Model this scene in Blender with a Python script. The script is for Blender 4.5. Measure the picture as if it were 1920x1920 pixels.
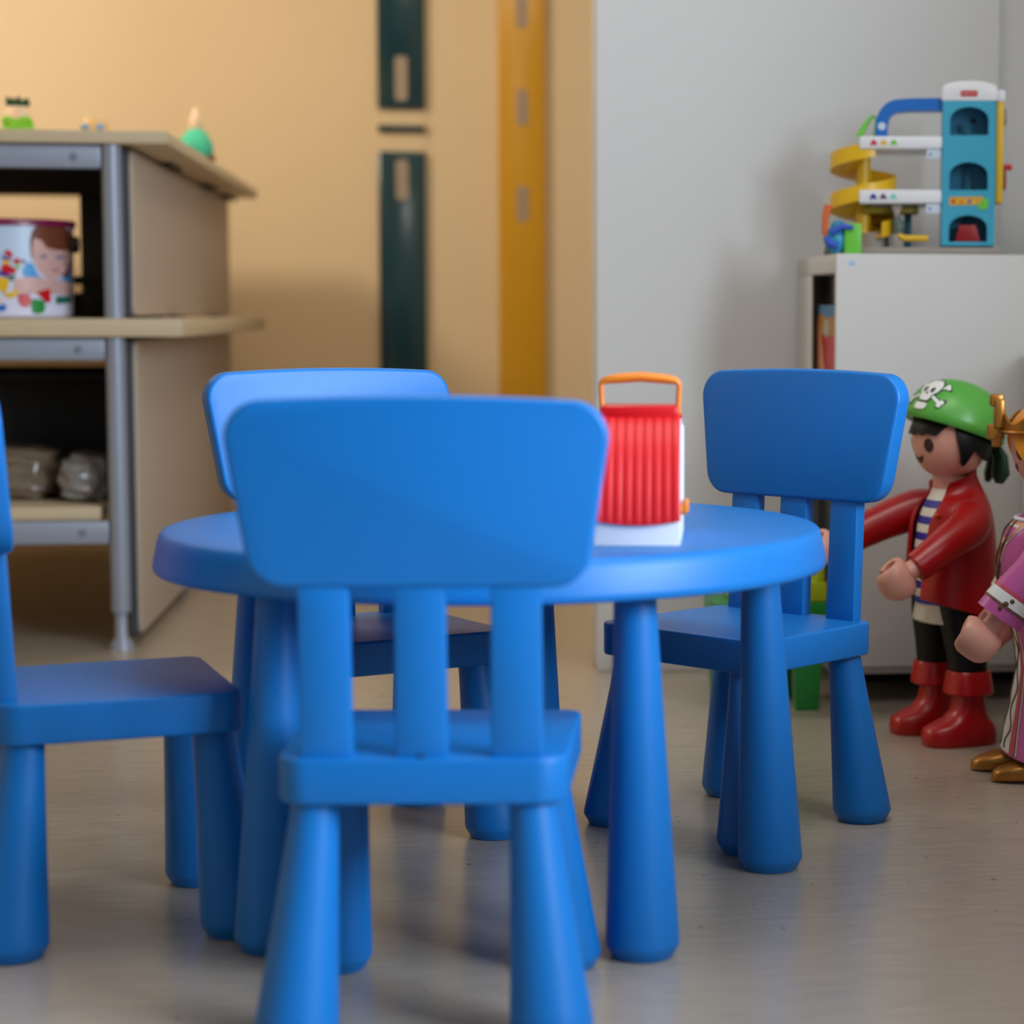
import bpy, bmesh, math, random
from mathutils import Vector, Matrix, Euler
random.seed(7)
PI = math.pi
C = bpy.context.scene.collection
for o in list(bpy.data.objects):
    bpy.data.objects.remove(o)

# ------------------------------------------------------------------ camera
cd = bpy.data.cameras.new('camera')
cam = bpy.data.objects.new('camera', cd)
C.objects.link(cam)
bpy.context.scene.camera = cam
cd.sensor_fit = 'HORIZONTAL'
cd.sensor_width = 36.0
cd.lens = 36.0 * 4133.27 / 1920.0
cd.shift_x = (960 - 1378.29) / 1920.0
cd.clip_start = 0.05
pitch, roll, yaw = 0.0897, 0.0035, -0.1311
right = Vector((math.cos(yaw), math.sin(yaw) * 1.0, 0))
fwd0 = Vector((0.130725, 0.991419, 0))
right = Vector((0.991419, -0.130725, 0))
fwd = (fwd0 * math.cos(pitch) + Vector((0, 0, -math.sin(pitch)))).normalized()
up = right.cross(fwd).normalized()
cr, sr = math.cos(roll), math.sin(roll)
r2 = right * cr - up * sr * -1
# image is turned so that verticals lean to the right towards the bottom
r2 = (right * cr + up * -sr * -1)
u2 = (up * cr - right * sr)
M = Matrix((r2, u2, -fwd)).transposed().to_4x4()
M.translation = Vector((0, 0, 0.7537))
cam.matrix_world = M
cd.dof.use_dof = True
cd.dof.focus_distance = 3.27
cd.dof.aperture_fstop = 2.9

# ------------------------------------------------------------------ world, light, exposure
sc = bpy.context.scene
sc.view_settings.view_transform = 'Standard'
sc.view_settings.look = 'None'
sc.view_settings.exposure = 0.0
sc.view_settings.gamma = 1.0
w = bpy.data.worlds.new('world')
sc.world = w
w.use_nodes = True
bg = w.node_tree.nodes['Background']
bg.inputs[0].default_value = (0.72, 0.84, 1.0, 1)
bg.inputs[1].default_value = 0.11

def area(name, loc, target, sx, sy, power, col):
    l = bpy.data.lights.new(name, 'AREA')
    l.shape = 'RECTANGLE'; l.size = sx; l.size_y = sy
    l.energy = power; l.color = col
    o = bpy.data.objects.new(name, l)
    C.objects.link(o)
    o.location = loc
    o.rotation_euler = (Vector(target) - Vector(loc)).to_track_quat('-Z', 'Y').to_euler()
    return o
area('window_light', (3.2, 0.15, 1.85), (0.0, 3.0, 0.5), 2.3, 1.6, 310, (0.76, 0.88, 1.0))
area('ceiling_panel_light', (0.4, 2.6, 2.62), (0.5, 3.3, 0.0), 1.2, 0.6, 17, (1.0, 0.95, 0.88))
area('back_fill_light', (0.2, 5.9, 2.62), (0.2, 5.9, 0.0), 1.4, 0.8, 20, (1.0, 0.87, 0.68))  # added fill to brighten the floor and wall at the back
area('ceiling_lamp_light', (-2.1, 5.4, 2.5), (-0.9, 7.3, 0.9), 0.5, 0.5, 43, (1.0, 0.88, 0.72))
area('front_fill_light', (-0.4, -1.6, 2.1), (0.2, 3.0, 0.5), 2.4, 1.2, 3, (0.90, 0.95, 1.0))  # added weak fill from behind the camera, no window known there

# ------------------------------------------------------------------ materials
def lin(c):
    c = c / 255.0
    return c / 12.92 if c <= 0.04045 else ((c + 0.055) / 1.055) ** 2.4
def rgb(r, g, b): return (lin(r), lin(g), lin(b), 1)
MATS = {}
def mat(name, col, rough=0.5, metal=0.0, coat=0.0, var=0.04, vscale=12.0, bump=0.0, bscale=200.0, spec=0.5, trans=0.0, sss=0.0, stretch=(1, 1, 1)):
    if name in MATS: return MATS[name]
    m = bpy.data.materials.new(name); m.use_nodes = True
    nt = m.node_tree; n = nt.nodes; L = nt.links
    b = n['Principled BSDF']
    b.inputs['Roughness'].default_value = rough
    b.inputs['Metallic'].default_value = metal
    b.inputs['Coat Weight'].default_value = coat
    b.inputs['Specular IOR Level'].default_value = spec
    b.inputs['Transmission Weight'].default_value = trans
    tc = n.new('ShaderNodeTexCoord'); mp = n.new('ShaderNodeMapping')
    mp.inputs['Scale'].default_value = stretch
    L.new(tc.outputs['Object'], mp.inputs['Vector'])
    nz = n.new('ShaderNodeTexNoise'); nz.inputs['Scale'].default_value = vscale; nz.inputs['Detail'].default_value = 4
    L.new(mp.outputs[0], nz.inputs['Vector'])
    mx = n.new('ShaderNodeMix'); mx.data_type = 'RGBA'
    a = [min(1, c * (1 - var)) for c in col[:3]] + [1]; c2 = [min(1, c * (1 + var)) for c in col[:3]] + [1]
    mx.inputs[6].default_value = a; mx.inputs[7].default_value = c2
    L.new(nz.outputs['Fac'], mx.inputs[0])
    L.new(mx.outputs[2], b.inputs['Base Color'])
    if bump:
        n2 = n.new('ShaderNodeTexNoise'); n2.inputs['Scale'].default_value = bscale
        L.new(mp.outputs[0], n2.inputs['Vector'])
        bp = n.new('ShaderNodeBump'); bp.inputs['Strength'].default_value = bump; bp.inputs['Distance'].default_value = 0.002
        L.new(n2.outputs['Fac'], bp.inputs['Height']); L.new(bp.outputs[0], b.inputs['Normal'])
    MATS[name] = m
    return m

BLUE = mat('blue_plastic', (0.003, 0.160, 0.52, 1), rough=0.42, spec=0.38, var=0.03, bump=0.05, bscale=900)
WHITEWALL = mat('white_wall_paint', rgb(217, 217, 217), rough=0.7, var=0.015, vscale=3, bump=0.05, bscale=300)
BEIGE = mat('beige_wall_paint', rgb(222, 195, 154), rough=0.6, var=0.03, vscale=2, bump=0.05, bscale=250)
WHITE = mat('white_laminate', rgb(206, 204, 201), rough=0.45, var=0.01)
WHITEP = mat('white_plastic', rgb(228, 228, 232), rough=0.35, var=0.01)
WOOD = mat('birch_laminate', rgb(190, 170, 138), rough=0.5, var=0.08, vscale=8, stretch=(2, 30, 30))
PANEL = mat('ribbed_grey_brown_panel', rgb(176, 158, 142), rough=0.55, var=0.05, vscale=30, stretch=(1, 1, 20))
GREYM = mat('grey_powder_coat', rgb(142, 148, 162), rough=0.42, metal=0.25, var=0.03)
GASKET = mat('dark_seal', rgb(62, 66, 70), rough=0.6)
BLACK = mat('black_plastic', rgb(14, 14, 16), rough=0.5)
DBROWN = mat('dark_brown_board', rgb(38, 28, 22), rough=0.6)
TEALS = mat('dark_teal_gloss', rgb(26, 58, 64), rough=0.18, var=0.06, vscale=5)
YELS = mat('yellow_strip_paint', rgb(206, 150, 20), rough=0.25, var=0.06, vscale=5)
SLOT = mat('slot_grey', rgb(160, 140, 120), rough=0.5)
RED = mat('red_plastic', rgb(196, 12, 22), rough=0.3, var=0.03)
PRED = mat('pirate_red', rgb(172, 5, 7), rough=0.32, var=0.03)
ORANGE = mat('orange_plastic', rgb(226, 128, 36), rough=0.35)
SKIN = mat('skin_plastic', rgb(224, 160, 140), rough=0.38, var=0.02)
GREENH = mat('green_plastic', rgb(84, 164, 62), rough=0.36, var=0.03)
DGREEN = mat('dark_green_plastic', rgb(26, 64, 30), rough=0.4)
BPLA = mat('black_hair_plastic', rgb(9, 10, 12), rough=0.5, spec=0.25)
EYE = mat('brown_print', rgb(56, 24, 20), rough=0.4)
SKULLW = mat('white_print', rgb(226, 226, 222), rough=0.4)
OUTL = mat('dark_outline_print', rgb(52, 60, 46), rough=0.5)
CREAM = mat('cream_shirt', rgb(222, 214, 200), rough=0.5)
SBLUE = mat('shirt_blue', rgb(28, 38, 150), rough=0.45)
BPANTS = mat('black_trousers', rgb(7, 8, 10), rough=0.45, spec=0.3)
GOLD = mat('gold_paint', rgb(168, 112, 40), rough=0.32, metal=0.55, var=0.08)
HAIRO = mat('orange_hair_plastic', rgb(238, 150, 28), rough=0.38)
PINK = mat('pink_plastic', rgb(190, 84, 150), rough=0.34, var=0.03)
DPINK = mat('rose_print', rgb(196, 70, 84), rough=0.4)
PEACH = mat('peach_print', rgb(222, 150, 120), rough=0.4)
VINE = mat('brown_vine_print', rgb(92, 70, 40), rough=0.5)
TURQ = mat('turquoise_plastic', rgb(58, 162, 194), rough=0.4)
TBLUE = mat('toy_blue', rgb(24, 104, 190), rough=0.35)
TYEL = mat('toy_yellow', rgb(226, 180, 28), rough=0.35)
LIME = mat('lime_plastic', rgb(168, 186, 22), rough=0.4)
TGREEN = mat('toy_green', rgb(24, 134, 54), rough=0.35)
LGREEN = mat('light_green_plastic', rgb(108, 196, 62), rough=0.4)
GBASE = mat('warm_grey_plastic', rgb(152, 142, 134), rough=0.5)
DTEAL = mat('deep_teal_plastic', rgb(16, 96, 110), rough=0.4)
DRED = mat('deep_red_plastic', rgb(146, 12, 20), rough=0.4)
PURP = mat('purple_print', rgb(96, 52, 104), rough=0.4)
MINT = mat('mint_print', rgb(120, 206, 190), rough=0.4)
LBLUE = mat('pale_blue_label', rgb(196, 212, 226), rough=0.5)
MAROON = mat('maroon_lid', rgb(116, 16, 66), rough=0.3)
SKYP = mat('sky_print', rgb(186, 206, 232), rough=0.35)
LAVW = mat('lavender_white_print', rgb(214, 212, 232), rough=0.35)
FACEP = mat('face_print', rgb(206, 164, 158), rough=0.4, var=0.1, vscale=40)
HAIRP = mat('auburn_print', rgb(110, 56, 36), rough=0.4, var=0.35, vscale=60)
CYANP = mat('cyan_print', rgb(40, 146, 210), rough=0.4)
DTGREEN = mat('dark_teal_print', rgb(10, 100, 84), rough=0.4)
PTAN = mat('tan_wood', rgb(222, 178, 110), rough=0.5)
PSKIN = mat('pale_wood', rgb(232, 196, 158), rough=0.5)
TCLOTH = mat('mint_cloth', rgb(70, 184, 144), rough=0.8)
DKGR = mat('dark_green_cloth', rgb(14, 66, 34), rough=0.8)
YGREEN = mat('bright_green_cloth', rgb(124, 188, 40), rough=0.7)

def shirt_material():
    m = bpy.data.materials.new('striped_shirt'); m.use_nodes = True
    nt = m.node_tree; n = nt.nodes; L = nt.links; b = n['Principled BSDF']
    b.inputs['Roughness'].default_value = 0.45
    tc = n.new('ShaderNodeTexCoord'); sp = n.new('ShaderNodeSeparateXYZ'); L.new(tc.outputs['Object'], sp.inputs[0])
    a = n.new('ShaderNodeMath'); a.operation = 'MULTIPLY'; a.inputs[1].default_value = 1 / 0.0285
    f = n.new('ShaderNodeMath'); f.operation = 'FRACT'
    g = n.new('ShaderNodeMath'); g.operation = 'GREATER_THAN'; g.inputs[1].default_value = 0.52
    lt = n.new('ShaderNodeMath'); lt.operation = 'LESS_THAN'; lt.inputs[1].default_value = 0.432
    mu = n.new('ShaderNodeMath'); mu.operation = 'MULTIPLY'
    L.new(sp.outputs[2], a.inputs[0]); L.new(a.outputs[0], f.inputs[0]); L.new(f.outputs[0], g.inputs[0])
    L.new(sp.outputs[2], lt.inputs[0]); L.new(g.outputs[0], mu.inputs[0]); L.new(lt.outputs[0], mu.inputs[1])
    mx = n.new('ShaderNodeMix'); mx.data_type = 'RGBA'
    mx.inputs[6].default_value = rgb(226, 220, 210); mx.inputs[7].default_value = rgb(28, 38, 150)
    L.new(mu.outputs[0], mx.inputs[0]); L.new(mx.outputs[2], b.inputs['Base Color'])
    return m
SHIRT = shirt_material()

def floor_material():
    m = bpy.data.materials.new('linoleum_floor'); m.use_nodes = True
    nt = m.node_tree; n = nt.nodes; L = nt.links; b = n['Principled BSDF']
    tc = n.new('ShaderNodeTexCoord'); mp = n.new('ShaderNodeMapping'); mp.inputs['Scale'].default_value = (1.2, 9, 1)
    L.new(tc.outputs['Object'], mp.inputs[0])
    n1 = n.new('ShaderNodeTexNoise'); n1.inputs['Scale'].default_value = 9; n1.inputs['Detail'].default_value = 8; n1.inputs['Roughness'].default_value = 0.65
    L.new(mp.outputs[0], n1.inputs['Vector'])
    r = n.new('ShaderNodeValToRGB')
    r.color_ramp.elements[0].position = 0.3; r.color_ramp.elements[0].color = rgb(160, 149, 135)
    r.color_ramp.elements[1].position = 0.7; r.color_ramp.elements[1].color = rgb(180, 167, 151)
    L.new(n1.outputs['Fac'], r.inputs[0])
    n2 = n.new('ShaderNodeTexNoise'); n2.inputs['Scale'].default_value = 60; n2.inputs['Detail'].default_value = 2
    L.new(tc.outputs['Object'], n2.inputs['Vector'])
    r2 = n.new('ShaderNodeValToRGB'); r2.color_ramp.elements[0].position = 0.24; r2.color_ramp.elements[0].color = (0.25, 0.22, 0.2, 1)
    r2.color_ramp.elements[1].position = 0.27; r2.color_ramp.elements[1].color = (1, 1, 1, 1)
    L.new(n2.outputs['Fac'], r2.inputs[0])
    mx = n.new('ShaderNodeMix'); mx.data_type = 'RGBA'; mx.blend_type = 'MULTIPLY'; mx.inputs[0].default_value = 1
    L.new(r.outputs[0], mx.inputs[6]); L.new(r2.outputs[0], mx.inputs[7]); L.new(mx.outputs[2], b.inputs['Base Color'])
    rr = n.new('ShaderNodeMapRange'); rr.inputs[3].default_value = 0.20; rr.inputs[4].default_value = 0.28
    L.new(n1.outputs['Fac'], rr.inputs[0]); L.new(rr.outputs[0], b.inputs['Roughness'])
    bp = n.new('ShaderNodeBump'); bp.inputs['Strength'].default_value = 0.12; bp.inputs['Distance'].default_value = 0.002
    L.new(n1.outputs['Fac'], bp.inputs['Height']); L.new(bp.outputs[0], b.inputs['Normal'])
    b.inputs['Specular IOR Level'].default_value = 0.9
    return m
FLOOR = floor_material()

# ------------------------------------------------------------------ helpers
def obj(name, bm, m, parent=None, sharp=35, recalc=True):
    if recalc: bmesh.ops.recalc_face_normals(bm, faces=bm.faces)
    for f in bm.faces: f.smooth = True
    lim = math.radians(sharp)
    for e in bm.edges:
        if len(e.link_faces) == 2 and e.calc_face_angle(0) > lim: e.smooth = False
    me = bpy.data.meshes.new(name); bm.to_mesh(me); bm.free()
    o = bpy.data.objects.new(name, me); C.objects.link(o)
    me.materials.append(m)
    if parent: o.parent = parent
    return o
def thing(name, label, cat, loc=(0, 0, 0), rz=0, group=None):
    o = bpy.data.objects.new(name, None); C.objects.link(o)
    o.empty_display_size = 0.05
    o.location = loc; o.rotation_euler = (0, 0, rz); o['label'] = label; o['category'] = cat
    if group: o['group'] = group
    return o
def tag(o, label, cat, group=None):
    o['label'] = label; o['category'] = cat
    if group: o['group'] = group
    return o
def struct(name, bm, m):
    o = obj(name, bm, m); o['kind'] = 'structure'; return o
def N(): return bmesh.new()
def box(bm, x0, x1, y0, y1, z0, z1, bev=0.0, seg=2, mtx=None):
    r = bmesh.ops.create_cube(bm, size=1.0)
    vs = r['verts']
    for v in vs:
        v.co = Vector(((x0 + x1) / 2 + v.co.x * (x1 - x0), (y0 + y1) / 2 + v.co.y * (y1 - y0), (z0 + z1) / 2 + v.co.z * (z1 - z0)))
    if bev:
        es = list({e for v in vs for e in v.link_edges})
        r = bmesh.ops.bevel(bm, geom=es, offset=bev, segments=seg, profile=0.5, affect='EDGES')
        vs = list({v for f in r['faces'] for v in f.verts} | {v for v in vs if v.is_valid})
    if mtx is not None:
        for v in vs: v.co = mtx @ v.co
    return bm
def lathe(bm, prof, n=48, a0=0, a1=2 * PI, c=(0, 0, 0), mtx=None):
    full = abs(a1 - a0 - 2 * PI) < 1e-6
    k = n if full else n + 1
    rings = []
    for r, z in prof:
        if r < 1e-6:
            rings.append([bm.verts.new((c[0], c[1], c[2] + z))])
        else:
            rings.append([bm.verts.new((c[0] + r * math.cos(a0 + (a1 - a0) * i / n), c[1] + r * math.sin(a0 + (a1 - a0) * i / n), c[2] + z)) for i in range(k)])
    for A, B in zip(rings, rings[1:]):
        for i in range(n):
            j = (i + 1) % k
            if len(A) == 1 and len(B) == 1: continue
            if len(A) == 1: bm.faces.new((A[0], B[j], B[i]))
            elif len(B) == 1: bm.faces.new((A[i], A[j], B[0]))
            else: bm.faces.new((A[i], A[j], B[j], B[i]))
    if mtx is not None:
        for R in rings:
            for v in R: v.co = mtx @ v.co
    return bm
def loft(bm, rings, closed=True, caps=True):
    R = [[bm.verts.new(p) for p in r] for r in rings]
    n = len(R[0])
    for A, B in zip(R, R[1:]):
        for i in range(n if closed else n - 1):
            j = (i + 1) % n
            bm.faces.new((A[i], A[j], B[j], B[i]))
    if caps and closed:
        bm.faces.new(R[0][::-1]); bm.faces.new(R[-1])
    return bm
def tube(bm, pts, rad, n=16, caps=True, flat=None):
    """sweep an (elliptic) section along points; rad per point, flat=(a,b) scales of the two axes"""
    pts = [Vector(p) for p in pts]
    if not hasattr(rad, '__len__'): rad = [rad] * len(pts)
    fa = flat or (1, 1)
    t = (pts[1] - pts[0]).normalized()
    ref = Vector((0, 0, 1)) if abs(t.z) < 0.9 else Vector((1, 0, 0))
    u = (ref - t * ref.dot(t)).normalized()
    rings = []
    for i, p in enumerate(pts):
        if i == 0: t = (pts[1] - p)
        elif i == len(pts) - 1: t = (p - pts[i - 1])
        else: t = (pts[i + 1] - pts[i - 1])
        t.normalize(); u = (u - t * u.dot(t)).normalized(); v = t.cross(u)
        rings.append([p + (u * math.cos(2 * PI * k / n) * fa[0] + v * math.sin(2 * PI * k / n) * fa[1]) * rad[i] for k in range(n)])
    return loft(bm, rings, True, caps)
def smoothpts(pts, k=6):
    """Catmull-Rom through points (tuples of any length)"""
    out = []
    P = [pts[0]] + list(pts) + [pts[-1]]
    for i in range(1, len(P) - 2):
        for s in range(k):
            t = s / k
            out.append(tuple(0.5 * ((2 * b) + (-a + c) * t + (2 * a - 5 * b + 4 * c - d) * t * t + (-a + 3 * b - 3 * c + d) * t ** 3)
                             for a, b, c, d in zip(P[i - 1], P[i], P[i + 1], P[i + 2])))
    out.append(tuple(pts[-1]))
    return out
def rounded(corners, r, n=8):
    """rounded convex polygon, r one value or per corner"""
    m = len(corners); out = []
    if not hasattr(r, '__len__'): r = [r] * m
    for i in range(m):
        p0, p, p1 = Vector(corners[i - 1]), Vector(corners[i]), Vector(corners[(i + 1) % m])
        a = (p0 - p).normalized(); b = (p1 - p).normalized()
        ang = a.angle(b); d = r[i] / math.tan(ang / 2)
        s = p + a * d; e = p + b * d
        c = p + (a + b).normalized() * (r[i] / math.sin(ang / 2))
        a0 = math.atan2(s.y - c.y, s.x - c.x); a1 = math.atan2(e.y - c.y, e.x - c.x)
        da = (a1 - a0 + PI) % (2 * PI) - PI
        for k in range(n + 1):
            q = a0 + da * k / n
            out.append((c.x + r[i] * math.cos(q), c.y + r[i] * math.sin(q)))
    return out
def prism(bm, pts, h0, h1, fn=lambda x, y, h: (x, y, h), bev=0.0, seg=2):
    """extrude a 2D outline from h0 to h1 with rounded rims"""
    n = len(pts)
    V = [Vector(p) for p in pts]
    area2 = sum(V[i - 1].x * V[i].y - V[i].x * V[i - 1].y for i in range(n))
    sg = 1 if area2 > 0 else -1
    def inset(d):
        if d == 0: return V
        out = []
        for i in range(n):
            e0 = (V[i] - V[i - 1]); e1 = (V[(i + 1) % n] - V[i])
            if e0.length < 1e-9: e0 = e1
            if e1.length < 1e-9: e1 = e0
            n0 = Vector((-e0.y, e0.x)).normalized() * sg; n1 = Vector((-e1.y, e1.x)).normalized() * sg
            b = (n0 + n1)
            b = b.normalized() / max(0.4, b.normalized().dot(n0)) if b.length > 1e-6 else n0
            out.append(V[i] + b * d)
        return out
    lv = []
    if bev:
        for k in range(seg + 1):
            q = PI / 2 * k / seg
            lv.append((bev * (1 - math.sin(q)), h0 + bev * (1 - math.cos(q))))
        lv2 = [(d, h1 - (h - h0)) for d, h in lv][::-1]
        lv += lv2
    else: lv = [(0, h0), (0, h1)]
    rings = [[fn(p.x, p.y, h) for p in inset(d)] for d, h in lv]
    return loft(bm, rings)
def plate_holes(bm, outer, holes, h0, h1, fn):
    """flat plate with holes, extruded"""
    fr = []; loops = [outer] + holes
    for h in (h0, h1):
        es = []; vv = []
        for lp in loops:
            vs = [bm.verts.new(fn(p[0], p[1], h)) for p in lp]; vv.append(vs)
            es += [bm.edges.new((vs[i - 1], vs[i])) for i in range(len(vs))]
        bmesh.ops.triangle_fill(bm, use_beauty=True, use_dissolve=False, edges=es)
        fr.append(vv)
    for A, B in zip(fr[0], fr[1]):
        for i in range(len(A)):
            bm.faces.new((A[i - 1], A[i], B[i], B[i - 1]))
    return bm
def sph(bm, c, r, seg=24, rings=16, mtx=None):
    if not hasattr(r, '__len__'): r = (r, r, r)
    m = Matrix.Translation(c) @ (mtx or Matrix()) @ Matrix.Diagonal((*r, 1))
    bmesh.ops.create_uvsphere(bm, u_segments=seg, v_segments=rings, radius=1, matrix=m)
    return bm
def circ(cx, cy, rx, ry=None, n=20, rot=0):
    ry = ry or rx
    return [(cx + rx * math.cos(2 * PI * k / n) * math.cos(rot) - ry * math.sin(2 * PI * k / n) * math.sin(rot),
             cy + rx * math.cos(2 * PI * k / n) * math.sin(rot) + ry * math.sin(2 * PI * k / n) * math.cos(rot)) for k in range(n)]
def dense(pts, d):
    out = []
    for i in range(len(pts)):
        a = Vector(pts[i]); b = Vector(pts[(i + 1) % len(pts)])
        k = max(1, int((b - a).length / d))
        out += [tuple(a.lerp(b, j / k)) for j in range(k)]
    return out
def decal(bm, pts, fn, cell=0.006):
    """thin print following a surface: the 2D outline is filled, cut into small faces and mapped by fn(u,v)"""
    b2 = bmesh.new()
    vs = [b2.verts.new((p[0], p[1], 0)) for p in dense(pts, cell)]
    b2.faces.new(vs)
    xs = [p[0] for p in pts]; ys = [p[1] for p in pts]
    for axis, lo, hi in ((0, min(xs), max(xs)), (1, min(ys), max(ys))):
        k = int((hi - lo) / cell)
        for i in range(1, k + 1):
            co = [0, 0, 0]; no = [0, 0, 0]; co[axis] = lo + i * cell - 1e-5; no[axis] = 1
            bmesh.ops.bisect_plane(b2, geom=b2.verts[:] + b2.edges[:] + b2.faces[:], plane_co=co, plane_no=no)
    bmesh.ops.triangulate(b2, faces=b2.faces[:])
    mp = {v: bm.verts.new(fn(v.co.x, v.co.y)) for v in b2.verts}
    for f in b2.faces:
        try: bm.faces.new([mp[v] for v in f.verts])
        except ValueError: pass
    b2.free(); return bm
def text_mesh(name, body, size, m, parent, loc, rot, depth=0.0004):
    cu = bpy.data.curves.new(name, 'FONT'); cu.body = body; cu.size = size; cu.extrude = depth
    cu.align_x = 'CENTER'; cu.align_y = 'CENTER'; cu.resolution_u = 3
    t = bpy.data.objects.new(name, cu); C.objects.link(t)
    bpy.context.view_layer.update()
    me = bpy.data.meshes.new_from_object(t.evaluated_get(bpy.context.evaluated_depsgraph_get()))
    bpy.data.objects.remove(t)
    o = bpy.data.objects.new(name, me); C.objects.link(o); me.materials.clear(); me.materials.append(m)
    o.parent = parent; o.location = loc; o.rotation_euler = rot
    return o

# ------------------------------------------------------------------ room
struct('floor', box(N(), -3.6, 3.6, -0.6, 7.85, -0.05, 0.0), FLOOR)
struct('wall_back', box(N(), -3.6, 3.6, 7.75, 7.85, 0.0, 2.7), BEIGE)
struct('wall_left', box(N(), -3.6, -3.5, -0.6, 7.75, 0.0, 2.7), BEIGE)
struct('wall_front', box(N(), 0.3154, 1.166, 4.602, 4.75, 0.0, 2.7, 0.003), WHITEWALL)
struct('wall_recess', box(N(), 1.166, 2.0, 4.66, 4.75, 0.0, 2.7), WHITEWALL)
struct('wall_right', box(N(), 1.75, 1.83, 2.20, 4.66, 0.0, 2.7), WHITEWALL)  # unseen wall, near end set to hold back window light
struct('added_shade_wall', box(N(), 1.10, 1.16, 1.42, 4.12, 0.0, 0.68, 0.003), WHITEWALL)  # added low wall out of view, shades chair legs and toy figures
struct('ceiling', box(N(), -3.6, 3.6, -0.6, 7.85, 2.7, 2.75), WHITEWALL)

# long strips fixed to the back wall
def wall_strip(name, x0, x1, z0, z1, m, slots, slot_w, label, reflection_span=None):
    t = thing(name, label, 'strip', ((x0 + x1) / 2, 7.75, z0))
    hw = (x1 - x0) / 2
    y0, y1 = -0.03, -0.001
    if reflection_span is None:
        obj('rail', box(N(), -hw, hw, y0, y1, 0, z1 - z0, 0.004), m, t)
    else:
        a, b = reflection_span
        obj('rail', box(N(), -hw, hw, y0, y1, 0, a - z0, 0.006), m, t)
        obj('rail', box(N(), -hw, hw, y0, y1, b - z0, z1 - z0, 0.006), m, t)
        mid = (a + b) / 2 - z0 + 0.006
        obj('reflection_bar', box(N(), -hw, hw, y0, y1, mid - 0.010, mid + 0.010, 0.003), m, t)
        obj('reflection_plate', box(N(), -hw, hw, -0.006, -0.001, a - z0, b - z0), BEIGE, t)  # pale reflection on the gloss, built as a beige plate split by a bar
    for s0, s1, dx in slots:
        bm = prism(N(), rounded([(-slot_w + dx, s0 - z0), (slot_w + dx, s0 - z0), (slot_w + dx, s1 - z0), (-slot_w + dx, s1 - z0)], 0.01, 4), y0 - 0.003, y0 + 0.004, lambda x, y, h: (x, h, y))
        obj('slot', bm, SLOT, t)
    return t
wall_strip('wall_rail', -0.219, -0.058, 0.10, 2.3, TEALS, [(1.475, 1.625, 0.0), (1.140, 1.275, 0.0), (1.835, 1.98, 0.0), (2.02, 2.12, 0)], 0.021,
           'dark teal glossy vertical rail on beige back wall with a modelled pale reflection', reflection_span=(1.305, 1.45))
wall_strip('wall_rail', 0.1915, 0.3535, 0.10, 2.3, YELS, [(1.40, 1.52, 0.0), (1.07, 1.19, 0.0), (1.73, 1.85, 0.0), (2.05, 2.17, 0)], 0.018,
           'yellow vertical rail with small slots on beige back wall')

# ------------------------------------------------------------------ shelving unit
sh = thing('shelving_unit', 'grey framed wooden shelving unit seen end on at the left', 'shelf', (-1.2, 5.0, 0))
X0 = -1.2; Y0 = 5.0
def sbox(name, x0, x1, y0, y1, z0, z1, m, bev=0.003, parent=None):
    return obj(name, box(N(), x0 - X0, x1 - X0, y0 - Y0, y1 - Y0, z0, z1, bev), m, parent or sh)
sbox('top_board', -1.9, -0.597, 5.0, 7.35, 1.1195, 1.1475, WOOD)
sbox('shelf_board', -1.9, -0.573, 5.0, 7.30, 0.698, 0.7385, WOOD)
sbox('shelf_board', -1.9, -0.762, 5.03, 7.20, 0.2915, 0.3205, WOOD)
for py in (5.032, 6.15, 7.22):
    for px_ in (-0.722, -1.86):
        po = N()
        tube(po, [(px_ - X0, py - Y0, 0.085), (px_ - X0, py - Y0, 0.697)], 0.0215, 20)
        tube(po, [(px_ - X0, py - Y0, 0.739), (px_ - X0, py - Y0, 1.119)], 0.0215, 20)
        p = obj('post', po, GREYM, sh)
        f = N(); lathe(f, [(0.0, 0.09), (0.014, 0.09), (0.0145, 0.03), (0.026, 0.012), (0.028, 0), (0, 0)], 24, c=(px_ - X0, py - Y0, 0))
        obj('adjustable_foot', f, GREYM, p)
    for z0, z1 in ((1.065, 1.118), (0.645, 0.696), (0.2375, 0.290)):
        if z0 > 1 and py > 5.1: continue
        r = sbox('rail', -1.84, -0.743, py - 0.014, py + 0.014, z0, z1, GREYM, 0.006)
        if py < 5.1:
            s = N(); tube(s, [(-0.80 - X0, py - 0.0143 - Y0, (z0 + z1) / 2), (-0.80 - X0, py - 0.017 - Y0, (z0 + z1) / 2)], [0.009, 0.008], 16)
            obj('screw_cap', s, mat('screw_grey', rgb(116, 122, 136), 0.45), r)
for z0, z1 in ((0.745, 1.108), (0.03, 0.69)):
    pts = rounded([(5.06 - Y0, z0), (7.26 - Y0, z0), (7.26 - Y0, z1), (5.06 - Y0, z1)], 0.02, 5)
    bm = prism(N(), pts, -0.6985 - X0, -0.6805 - X0, lambda x, y, h: (h, x, y), 0.002)
    p = obj('side_panel', bm, PANEL, sh)
    pts = rounded([(5.052 - Y0, z0 - 0.006), (5.08 - Y0, z0 - 0.006), (5.08 - Y0, z1 + 0.006), (5.052 - Y0, z1 + 0.006)], 0.012, 5)
    bm = prism(N(), pts, -0.703 - X0, -0.688 - X0, lambda x, y, h: (h, x, y))
    obj('edge_seal', bm, GASKET, p)
for z in (1.113, 0.742):
    for y in (5.6, 6.5, 7.1):
        sbox('bracket', -0.72, -0.66, y, y + 0.22, z - 0.004, z + (0.006 if z > 1 else -0.003), DBROWN, 0.0)
sbox('back_beam', -1.84, -0.705, 5.75, 5.78, 1.047, 1.118, DBROWN)
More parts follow.
